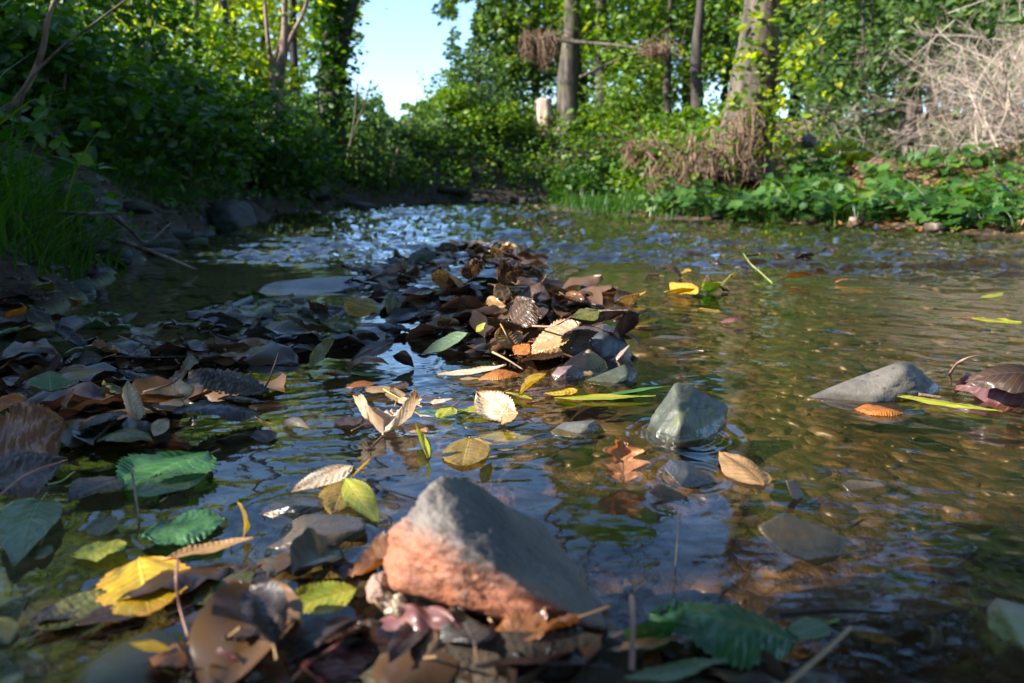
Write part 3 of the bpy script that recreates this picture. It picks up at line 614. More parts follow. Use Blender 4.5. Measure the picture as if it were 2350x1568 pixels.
# taller crowns whose reflections darken the stream, with sky left open over the water
for q_, (px_, y_, zc, rr) in enumerate([(1500, 20, 9, 3.4), (2050, 18, 8.5, 4), (2600, 14, 8, 4)]):
    b = at(px_, y_ + 1); make_tree('tall_tree', 'tall tree above the frame ' + {1500: 'over the debris wad', 2050: 'over the broken trunk', 2600: 'beyond the right edge', 1650: 'over the slim dark tree'}[px_], 'tree', b, zc, .22, np.array([b[0], b[1], zc]), (rr, rr * .8, rr * .8), 60, 110, .2, G_DEEP, BARKD, group='tall trees standing in the wood')

# --- shrubs and growth on the left bank
for q_, (px_, y_, rx, rz, m, lab) in enumerate([(120, 4.6, .55, .42, G_DEEP, 'nettle patch above the grass tussock on the left bank'), (330, 5.6, .65, .5, G_DEEP, 'broad green shrub left of the fern-like sprays'), (60, 6.4, .8, .7, G_DEEP, 'dark shrub at the far left of the bank'), (300, 7.6, .9, .8, G_DEEP, 'tall green shrub in the middle of the left bank'),
        (430, 6.4, .55, .45, G_DEEP, 'fern-like green sprays above the dark boulder'), (530, 8.2, .75, .6, G_DEEP, 'green shrub behind the dark boulder'), (480, 9.6, .8, .7, G_BRIGHT, 'sunlit edged shrub under the pale straight trunk'), (650, 8.6, .6, .35, G_DEEP, 'low shrub by the waterline right of the boulder'), (690, 10.4, .6, .4, G_DEEP, 'brambly shrub below the forked sapling'),
        (840, 12.5, .8, .75, G_BLUE, 'airy shrub in front of the sky by the pale twigs'), (930, 14.5, .9, .55, G_BLUE, 'small leaved shrub under the sky gap'), (1010, 16, .9, .55, G_BRIGHT, 'bright shrub at the foot of the sky gap'), (1085, 16.5, .9, .8, G_BLUE, 'shrub fringing the right of the sky gap'),
        (200, 9.5, 1.1, 1.1, G_DEEP, 'big dark shrub high on the left bank')]):
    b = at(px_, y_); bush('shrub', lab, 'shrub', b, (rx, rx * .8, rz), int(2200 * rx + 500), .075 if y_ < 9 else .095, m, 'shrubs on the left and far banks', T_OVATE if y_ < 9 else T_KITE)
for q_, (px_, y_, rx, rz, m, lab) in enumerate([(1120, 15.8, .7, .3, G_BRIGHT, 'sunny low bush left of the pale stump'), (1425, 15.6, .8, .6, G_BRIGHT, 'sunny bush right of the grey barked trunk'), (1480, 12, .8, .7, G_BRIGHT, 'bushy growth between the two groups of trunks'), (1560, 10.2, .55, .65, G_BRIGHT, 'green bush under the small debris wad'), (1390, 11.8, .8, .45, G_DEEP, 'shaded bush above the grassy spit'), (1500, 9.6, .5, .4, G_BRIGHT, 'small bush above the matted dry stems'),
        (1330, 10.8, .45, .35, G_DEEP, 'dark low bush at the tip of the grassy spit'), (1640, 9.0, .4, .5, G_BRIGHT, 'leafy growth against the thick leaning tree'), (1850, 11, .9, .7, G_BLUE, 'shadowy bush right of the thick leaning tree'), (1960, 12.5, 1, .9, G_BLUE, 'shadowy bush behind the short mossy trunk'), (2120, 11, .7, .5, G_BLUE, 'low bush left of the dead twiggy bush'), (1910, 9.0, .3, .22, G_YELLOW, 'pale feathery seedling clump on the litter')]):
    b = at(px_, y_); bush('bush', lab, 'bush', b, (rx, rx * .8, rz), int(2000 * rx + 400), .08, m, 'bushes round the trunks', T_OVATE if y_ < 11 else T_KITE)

# bank cover: leaves too many to count
def scatter(n, x0, x1, y0, y1, f, hmax, pw=1.5):
    x = rng.uniform(x0, x1, n); y = y0 + (y1 - y0) * rng.random(n) ** 1.2; s = bank_s(x, y); k_ = f(x, y, s); x, y = x[k_], y[k_]
    return np.stack([x, y, ground(x, y) + hmax * rng.random(len(x)) ** pw], -1), s[k_]
q, s_ = scatter(90000, -9, 3, 2.6, 19, lambda x, y, s: (s > .04) & ((x < -.4) | (y > 11)) & (fbm(x * 1.2, y * 1.2, 3, 3) + .3 * s > -.12), .42)
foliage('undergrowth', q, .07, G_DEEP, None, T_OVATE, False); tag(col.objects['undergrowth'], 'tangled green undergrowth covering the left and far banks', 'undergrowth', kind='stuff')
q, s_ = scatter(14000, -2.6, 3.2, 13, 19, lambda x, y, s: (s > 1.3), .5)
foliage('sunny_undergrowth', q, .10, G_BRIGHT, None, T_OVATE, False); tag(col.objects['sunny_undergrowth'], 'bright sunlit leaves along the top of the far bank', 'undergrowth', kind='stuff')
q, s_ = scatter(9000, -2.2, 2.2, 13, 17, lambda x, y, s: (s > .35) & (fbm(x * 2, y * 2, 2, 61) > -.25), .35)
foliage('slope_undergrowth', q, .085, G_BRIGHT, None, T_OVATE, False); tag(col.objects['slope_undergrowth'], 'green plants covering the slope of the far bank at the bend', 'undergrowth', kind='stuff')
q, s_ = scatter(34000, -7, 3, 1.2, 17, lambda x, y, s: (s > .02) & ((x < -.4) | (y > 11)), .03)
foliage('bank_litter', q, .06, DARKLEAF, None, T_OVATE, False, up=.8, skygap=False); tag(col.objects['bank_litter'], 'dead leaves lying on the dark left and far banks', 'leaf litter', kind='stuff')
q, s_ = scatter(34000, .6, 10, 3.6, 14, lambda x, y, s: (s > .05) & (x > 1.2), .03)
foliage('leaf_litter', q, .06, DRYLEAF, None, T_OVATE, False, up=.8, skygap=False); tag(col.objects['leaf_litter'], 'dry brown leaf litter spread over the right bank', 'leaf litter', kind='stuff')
# grass on the spit and along the right edge
n = 26000; x = rng.uniform(.1, 4, n); y = rng.uniform(4.4, 10.4, n); s = bank_s(x, y); k_ = (s > .04) & (s < 1.0 + .3 * pn(x * 2, y * 2, 8)) & (y > 5.9) & (x > .2) & (x < 2.9); x, y = x[k_], y[k_]
V, Q_ = blades(len(x), x, y, ground(x, y) - .01, .17, .006, .6); o = mesh_np('grass', V, Q_, GRASSM, None, False); tag(o, 'low bright green grass on the spit at the right bank', 'grass', kind='stuff')
# grass tussock hanging over the left edge
for lab, x0, x1, y0, y1, n_, hh in [('dark grass tussock drooping over the left water edge', -1.95, -1.0, 1.9, 3.1, 1900, .24), ('tall grass blades at the far left edge', -1.9, -1.35, 2.0, 2.7, 70, .5), ('short grass beside the dark boulder on the left bank', -3.4, -2.1, 4.4, 6.4, 1500, .2)]:
    x = rng.uniform(x0, x1, n_); y = rng.uniform(y0, y1, n_); s = bank_s(x, y); k_ = (s > .03) & (s < .55); x, y = x[k_], y[k_]
    V, Q_ = blades(len(x), x, y, ground(x, y) - .01, hh, .0035 if hh < .5 else .006, 1.1, 5, az=rng.normal(-.3, .9, len(x)))
    o = mesh_np('grass_tussock', V, Q_, GRASSM, None, False); tag(o, lab, 'grass tussock')

# --- broad-leaved plants on the right bank, one by one
def plant(base, nl, hgt, leaf, mat, label, group, tm=T_LOBED):
    t = empty('bank_plant', base); tag(t, label, 'plant', group); a = Acc(); Q = []; A = []; 
    for _ in range(nl):
        az = rng.uniform(0, 2 * np.pi); ln = rng.uniform(.3, 1) * hgt; tip = base + [math.cos(az) * ln * .8, math.sin(az) * ln * .8, ln * rng.uniform(.5, 1.1)]
        tube(a, spline([base - [0, 0, .03], base * .6 + tip * .4 + [0, 0, ln * .25], tip], 5), [.003, .003, .0025, .002, .0015], 4); Q.append(tip); A.append(az)
    a.build('stem', GRASSM, t, False); Q = np.array(Q); A = np.array(A)
    pt = rng.normal(-.35, .3, nl); a_ = np.stack([np.cos(A) * np.cos(pt), np.sin(A) * np.cos(pt), np.sin(pt)], -1)
    n_ = rng.normal(0, .35, (nl, 3)) + [0, -.25, 1]; b_ = np.cross(n_, a_); b_ /= np.linalg.norm(b_, axis=1)[:, None]
    foliage('leaves', Q, leaf, mat, t, tm, False, fr=(a_, b_, np.cross(a_, b_)), skygap=False)
PM = [(1500, 470, 'the grass spit'), (1560, 400, 'the matted dry stems'), (1740, 420, 'the thick leaning tree'), (1857, 322, 'the dark round lump'), (1905, 300, 'the reddish twig'), (2083, 322, 'the short broken trunk'), (1890, 505, 'the pale shore stones'), (2070, 512, 'the brown shore rock'), (2200, 330, 'the middle dead bush'), (2300, 330, 'the big twig tangle'), (2340, 540, 'the right shore corner'), (2000, 400, 'the open leaf litter')]
PU = set()
def plant_label(px, py, s):
    b_ = sorted(PM, key=lambda m: (m[0] - px) ** 2 + 4 * (m[1] - py) ** 2)
    wh = 'water edge' if s < .4 else ('lower slope' if s < 1.4 else 'upper slope')
    def rel(m):
        dx, dy = px - m[0], (py - m[1]) * 2; return ('left of ' if dx < 0 else 'right of ') + m[2] if abs(dx) > abs(dy) else ('behind ' if dy < 0 else 'in front of ') + m[2]
    for hd in ('broad leaved plant', 'bushy broad leaved plant', 'low broad leaved plant', 'spreading green plant', 'lobed leaf plant'):
        for r_ in [rel(b_[0]), rel(b_[1]), rel(b_[2])]:
            l_ = f'{hd} on {wh} {r_}'
            if l_ not in PU: PU.add(l_); return l_
    return f'broad leaved plant on {wh} {rel(b_[0])}'
cnt = 0; tries = 0
while cnt < 150 and tries < 5000:
    tries += 1
    y = 4.3 + 5.4 * rng.random() ** 1.3; x = rng.uniform(1.3, .68 * y + .3); s = float(bank_s(np.array([x]), np.array([y]))[0])
    if s < .06 or PX((x, y, .3))[0] > 2400 or (x < 2.4 and y > 7.6) or abs(PX((x, y, .3))[0] - 1630) < 110 and s > .5: continue
    if rng.random() > .12 + .88 * math.exp(-s / .8): continue
    p = G(x, y); px_, py_ = PX(p)
    wh = 'at the water edge' if s < .4 else ('among the dry litter' if s < 1.4 else 'high on the slope')
    wc = 'near the thick leaning tree' if px_ < 1850 else ('below the mossy short trunk' if px_ < 2130 else 'below the dead bush')
    lab_ = plant_label(px_, py_, s)
    plant(p, int(rng.integers(9, 20)), rng.uniform(.12, .34), rng.uniform(.06, .115), G_GROUND, lab_, 'broad leaved plants on the right bank'); cnt += 1

# --- dead twiggy bush at right
def twigbush(label, base, n, L, mat, spread, name='dead_bush'):
    base = np.array(base, float); t = empty(name, base); tag(t, label, 'dead bush'); a = Acc()
    def grow(p, d, ln, r, dep):
        m = p + d * ln * .5 + rng.normal(0, .06 * ln, 3); e = p + d * ln + rng.normal(0, .12 * ln, 3)
        tube(a, spline([p, m, e], 5), np.linspace(r, r * .55, 5) * rng.lognormal(0, .3), 4 if dep else 6)
        if dep < 4:
            for _ in range(int(rng.integers(2, 5)) if dep else 5):
                nd = d + rng.normal(0, .62, 3) * spread; nd[2] -= .10 * dep; nd /= np.linalg.norm(nd); f = rng.uniform(.35, 1)
                grow(p + (e - p) * f, nd, ln * rng.uniform(.5, .85), r * .6, dep + 1)
    for _ in range(n):
        d = rng.normal(0, 1, 3) * [.45, .45, .1] + [0, 0, .75]; d /= np.linalg.norm(d)
        grow(base + rng.normal(0, .18, 3) * [1, 1, 0] - [0, 0, .05], d, L * rng.uniform(.7, 1.1), .008, 0)
    a.build('twigs', mat, t, False); return t
twigbush('big pale tangle of dead twigs catching the sun at the right edge', at(2300, 8.2), 14, 1.0, TWIGM, 1.0)
twigbush('dead bush of grey twigs in the middle right', at(2180, 9.0), 6, .85, TWIGM, 1.0)
twigbush('smaller dead bush fanning out above the mossy short trunk', at(2080, 9.6), 5, .8, TWIGM, 1.0)
twigbush('dead bush cut off by the right frame edge', at(2450, 7.4), 6, .8, TWIGM, 1.0)
b = D(2083, 322, 9.0); t = empty('broken_tree', b); tag(t, 'short mossy broken trunk below the dead bush on the right bank', 'dead tree')
a = Acc(); tube(a, spline(px_pts((2080, 335, 9), (2082, 300, 9), (2088, 262, 9), (2096, 225, 9)), 12), np.linspace(.105, .075, 12), 12, .14, 3); a.build('trunk', BARKP, t)
a = Acc(); tube(a, spline(px_pts((2088, 255, 9), (2040, 252, 8.9), (1990, 268, 8.8), (1940, 300, 8.7)), 12), np.linspace(.028, .012, 12), 7); a.build('branch', BARK, t)
# hanging sprig at upper right, near the lens
t = empty('leafy_sprig', D(2420, 30, 4)); tag(t, 'dark leafy sprig hanging in from the upper right', 'branch')
a = Acc(); s_ = spline(px_pts((2440, 40, 4), (2360, 48, 4), (2300, 52, 4), (2240, 60, 4)), 12); tube(a, s_, np.linspace(.004, .002, 12), 5); a.build('stem', BARK, t)
foliage('leaves', s_ + rng.normal(0, .012, (12, 3)) - [0, 0, .015], .07, G_DEEP, t, T_OVATE, False, skygap=False)
# pale twigs and saplings leaning over the left part of the far bank
for lab, pts, r0 in [('pale leaning stick on the far bank, left one of the pair', ((796, 372, 11), (806, 320, 11), (815, 260, 11), (820, 195, 11)), .02), ('pale leaning stick on the far bank, right one of the pair', ((800, 350, 11), (818, 290, 11), (838, 235, 11), (850, 190, 11)), .015),
                     ('short pinkish broken stick poking out of the dark far bank', ((896, 408, 12.4), (906, 370, 12.4), (918, 322, 12.4)), .022), ('thin bleached stem below the ivy tree', ((732, 265, 10), (730, 220, 10), (731, 150, 10)), .014),
                     ('pair of thin stems beside the red saplings foot', ((600, 300, 9), (622, 262, 9), (634, 235, 9)), .02),
                     ('bare curved branch crossing the upper left corner', ((30, 330, 3.4), (60, 200, 3.4), (130, 120, 3.4), (215, 55, 3.4), (300, -8, 3.4)), .007), ('thicker bare branch at the upper left corner', ((-40, 290, 3.6), (50, 215, 3.6), (96, 120, 3.6), (108, 50, 3.6), (134, -20, 3.6)), .016),
                     ('reddish twig standing among the right bank growth', ((1925, 285, 8.8), (1895, 268, 8.8), (1905, 240, 8.8), (1918, 222, 8.8)), .012), ('thin twig arching beside the reddish twig', ((1870, 300, 8.8), (1862, 270, 8.8), (1850, 235, 8.8)), .008)]:
    a = Acc(); tube(a, spline(px_pts(*pts), 14), np.linspace(r0, r0 * .5, 14), 7); o = a.build('branch', BARKP if 'pale' in lab or 'bleached' in lab or 'curved' in lab else BARKR); tag(o, lab, 'branch')
# --- unseen trees, added to cut sky light and cast the dappled shade
for lab, c_, rd_, n_ in [('unseen wide canopy added behind the camera to cut sky light', (.5, -3.6, 4.6), (6, 3.6, .9), 15000), ('unseen tree added behind on the right to cut sky light', (6.0, 1.5, 4.2), (3.2, 3.6, .9), 9000), ('unseen high canopy added above the camera to cut sky light', (.6, .4, 5.6), (3.6, 1.6, .5), 9000), ('unseen canopy added left of the camera to cut sky light', (-6.5, -4, 5.5), (4, 3, .8), 8000)]:
    t = empty('added_canopy', (c_[0] - 1, c_[1] - 1, 1)); tag(t, lab, 'tree', 'unseen trees added for shade and reflection'); foliage('crown', np.array(c_) + rng.uniform(-1, 1, (n_, 3)) * np.array(rd_), .17, G_DEEP, t, T_OVATE, True, up=.8, skygap=False)
    a = Acc(); e_ = [c_[0] + rd_[0] * (.8 if c_[0] > 0 else -.8), min(c_[1] - rd_[1] * .9, -1.5)]; tube(a, spline([[e_[0], e_[1], .5], [e_[0], e_[1], 2.5], [e_[0] * .9, e_[1] * .9, c_[2]]], 10), np.linspace(.2, .1, 10), 10); a.build('trunk', BARKD, t)
n = 13000; y_ = rng.uniform(4.4, 6.2, n); az_ = rng.uniform(-.03, .66, n); el_ = rng.uniform(.35, 1.0, n); ok_ = ~((np.abs(az_ - .243) < .046 + .02 * pn(el_ * 20, y_ * 2, 4)) & (el_ < .6)) & (fbm(az_ * 9, el_ * 9, 2, 15) > -.32)  # unseen crown added to darken the reflection, open at the bright column
t = empty('added_reflection_tree', (4.6, 5.0, gz(4.6, 5.0))); tag(t, 'unseen tree added on the right bank to darken the water reflection', 'tree', 'unseen trees added for shade and reflection')
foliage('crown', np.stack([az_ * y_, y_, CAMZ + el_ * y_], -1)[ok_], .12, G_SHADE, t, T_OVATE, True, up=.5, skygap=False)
a = Acc(); tube(a, spline([[4.6, 5.0, .2], [4.5, 5.2, 2], [4.0, 5.4, 3.6], [2.2, 5.6, 4.3], [.3, 5.6, 4.2]], 20), np.linspace(.16, .03, 20), 10); a.build('trunk', BARKD, t)
def shade_tree(label, centre, rad, n, leaf):
    c = np.array(centre, float); n = int(n * 2.6); leaf = .075; t = empty('shade_tree', (c[0] - .5, c[1], 1.2)); tag(t, label, 'tree', 'unseen trees added for shade and reflection')
    q = c + rng.uniform(-1, 1, (n, 3)) * np.array(rad)
    foliage('crown', q, leaf, G_DEEP, t, T_OVATE, True, up=.6)
    a = Acc(); tube(a, spline([[c[0] - rad[0] - 1.2, c[1] - rad[1] * .3, 1.0], [c[0] - rad[0] - .9, c[1], 2.2], [c[0] - rad[0] - .5, c[1], 3.0], [c[0] - rad[0] + .1, c[1], 3.5]], 16), np.linspace(.2, .05, 16), 10); a.build('trunk', BARKD, t)
for lab, gx0, gx1, gy0, gy1, n_ in [('unseen leafy tree placed to shade the near left bank', -1.6, .9, .05, 1.3, 15000), ('unseen leafy tree placed to shade the left water', -2.6, -.2, 1.0, 3.2, 13000), ('unseen leafy tree placed to shade the near right water', .1, 1.6, -.1, 1.0, 9000), ('unseen leafy tree placed to shade the left bank edge', -4.6, -1.3, .8, 4.6, 14000), ('unseen leafy tree placed to shade the left riffle', -3.4, -.4, 3.0, 6.5, 12000), ('unseen leafy tree placed to shade the right hand bank edge', 2.4, 5.0, 4.2, 8.5, 2600)]:
    tz = 4.0; k1 = tz / SUN[2]
    c = np.array([(gx0 + gx1) / 2, (gy0 + gy1) / 2, 0]) + SUN * k1  # unseen crown set along the sunbeam so its shade falls on that ground
    shade_tree(lab, c, ((gx1 - gx0) / 2 + .3, (gy1 - gy0) / 2 + .25, .55), n_, .12)
# ================================================================== STONES
def _ico(sub):
    bm = bmesh.new(); bmesh.ops.create_icosphere(bm, subdivisions=sub, radius=1.0)
    V = np.array([v.co[:] for v in bm.verts]); T = np.array([[v.index for v in f.verts] for f in bm.faces]); bm.free(); return V, T
ICO = {s: _ico(s) for s in (2, 3, 4, 5, 6)}
def hull_planes(pts):
    bm = bmesh.new(); [bm.verts.new(p) for p in pts]; bmesh.ops.convex_hull(bm, input=bm.verts[:]); bm.faces.ensure_lookup_table(); bm.normal_update()
    out = []; c = np.mean(pts, 0)
    for f in bm.faces:
        n = np.array(f.normal); d = float(np.dot(np.array(f.verts[0].co) - c, n))
        if d < 0: n, d = -n, -d
        if not any(np.dot(n, m) > .995 for m, _ in out): out.append((n, max(d, 1e-4)))
    bm.free(); return out
def stone_from_points(name, pts, mat, sub=5, sharp=14, bump_=.03, seed=0, zone=None):
    """a stone whose flat faces come from the hull of pts, with worn edges and a rough skin"""
    pts = np.array(pts, float); c = (pts.min(0) + pts.max(0)) / 2; ext = (pts.max(0) - pts.min(0)) / 2
    # principal axes so that long stones are evenly covered
    u, s_, vt = np.linalg.svd(pts - pts.mean(0), full_matrices=False); loc = (pts - c) @ vt.T; e = np.abs(loc).max(0) + 1e-4; ln = loc / e
    pl = hull_planes(ln); cm = ln.mean(0); V, T = ICO[sub]
    acc_ = np.zeros(len(V))
    for n, d in pl: acc_ += np.maximum(V @ n, 0) ** sharp / d ** sharp
    r = acc_ ** (-1 / sharp)
    W = V * r[:, None] + cm
    W = (W * e) @ vt + c
    nz = fbm(V[:, 0] * 2.2 + 9 * seed, V[:, 1] * 2.2 + V[:, 2] * 1.7, 5, seed) + .6 * fbm(V[:, 2] * 2.6 + 3, V[:, 0] * 2.2 - V[:, 1] * 1.9, 4, seed + 7)
    fine = fbm(V[:, 0] * 11 + V[:, 2] * 5, V[:, 1] * 11 - V[:, 2] * 6, 4, seed + 3)
    W = c + (W - c) * (1 + bump_ * nz + bump_ * .28 * fine + bump_ * .16 * fbm(V[:, 0] * 30 + V[:, 2] * 13, V[:, 1] * 30 - V[:, 2] * 17, 3, seed + 5) * (sub > 4))[:, None]
    at_ = None
    if zone is not None: at_ = {'zone': zone(W)}
    o = mesh_np(name, W, T, mat, None, True, attrs=at_); return rebase(o)
def flat_pts(c, L, W_, H, rot, tilt=0.0, roll=0.0, n=16, seed=None):
    """hull points of an irregular slab"""
    r_ = np.random.default_rng(seed) if seed is not None else rng
    th = np.sort(r_.uniform(0, 2 * np.pi, n)); k_ = r_.uniform(.75, 1.1, n)
    p = np.vstack([np.stack([np.cos(th) * L / 2 * k_, np.sin(th) * W_ / 2 * k_, np.full(n, H / 2) * r_.uniform(.4, 1, n)], -1),
                   np.stack([np.cos(th) * L / 2 * k_ * r_.uniform(.8, 1.05, n), np.sin(th) * W_ / 2 * k_, -np.full(n, H / 2) * r_.uniform(.5, 1, n)], -1)])
    M_ = np.array(Matrix.Rotation(rot, 3, 'Z') @ Matrix.Rotation(tilt, 3, 'Y') @ Matrix.Rotation(roll, 3, 'X'))
    return p @ M_.T + np.array(c)
S_SLATE = stone_mat('blue grey slate', (.045, .052, .062), (.10, .112, .13), rough=.38)
S_SLATE2 = stone_mat('dark slate', (.03, .034, .042), (.075, .08, .095), rough=.4)
S_BROWN = stone_mat('brown stone', (.075, .055, .04), (.15, .115, .085), rough=.5)
S_GREEN = stone_mat('grey green stone', (.045, .052, .04), (.12, .125, .09), moss=(.08, .11, .025), rough=.55)
S_GREY = stone_mat('pale grey stone', (.10, .095, .085), (.2, .19, .165), rough=.6)
S_SPECK = stone_mat('speckled grey stone', (.075, .067, .058), (.145, .128, .108), spk=.75, rough=.65, scale=1.1)
S_PINK = stone_mat('pinkish stone', (.28, .17, .13), (.42, .30, .24), rough=.65, scale=1.6)
S_MOSSY = stone_mat('mossy purple stone', (.10, .06, .06), (.2, .13, .12), moss=(.10, .15, .04), rough=.6)
S_TAN = stone_mat('tan stone', (.20, .145, .08), (.31, .235, .14), moss=(.19, .2, .07), rough=.6)
S_MAIN = stone_mat('orange and grey sandstone', (.065, .062, .062), (.17, .145, .125), spot=(.03, .034, .042), orange=(.33, .115, .055), rough=.7, scale=.9, bumpd=.005)
S_DARK = stone_mat('dark boulder', (.008, .009, .007), (.022, .024, .018), moss=(.014, .026, .006), rough=.7, scale=.3)
S_BED = stone_mat('drowned stone', (.10, .075, .045), (.19, .145, .09), rough=.4)

def ppts(y0, lst):
    """(pixel x, pixel y, metres farther than y0) -> points"""
    return [D(a, b, y0 + c_) for a, b, c_ in lst]
# the big foreground stone
y0 = P(1130, 1480, .0)[1]
y0 = .475
main_pts = ppts(y0, [(1015, 1088, .06), (1052, 1098, .078), (1095, 1114, .088), (990, 1112, .045), (940, 1172, .035), (870, 1262, .05), (874, 1295, .045), (905, 1356, .02), (1080, 1400, -.002), (1290, 1468, .0), (1400, 1482, .03), (1432, 1450, .075),
                     (955, 1238, .008), (1062, 1245, -.006), (1185, 1345, -.018), (1385, 1446, .0), (1150, 1146, .10), (1238, 1198, .12), (1300, 1268, .12), (1352, 1332, .115), (1402, 1400, .10), (905, 1345, .09), (1200, 1420, .16), (1380, 1458, .13)])
bA, bB, bC = D(935, 1215, y0 + .02), D(1180, 1345, y0 - .01), D(1400, 1452, y0 + .03)
cm_ = np.array([0, 0, CAMZ]); nrm = np.cross(bA - cm_, bC - cm_); nrm /= np.linalg.norm(nrm); nrm = nrm if nrm[2] < 0 else -nrm
o = stone_from_points('stone', main_pts, S_MAIN, 6, 34, .045, 3, zone=lambda W: .5 + ((W - bA) @ nrm) * 26)
tag(o, 'big pointed orange and grey stone standing in the foreground', 'stone')
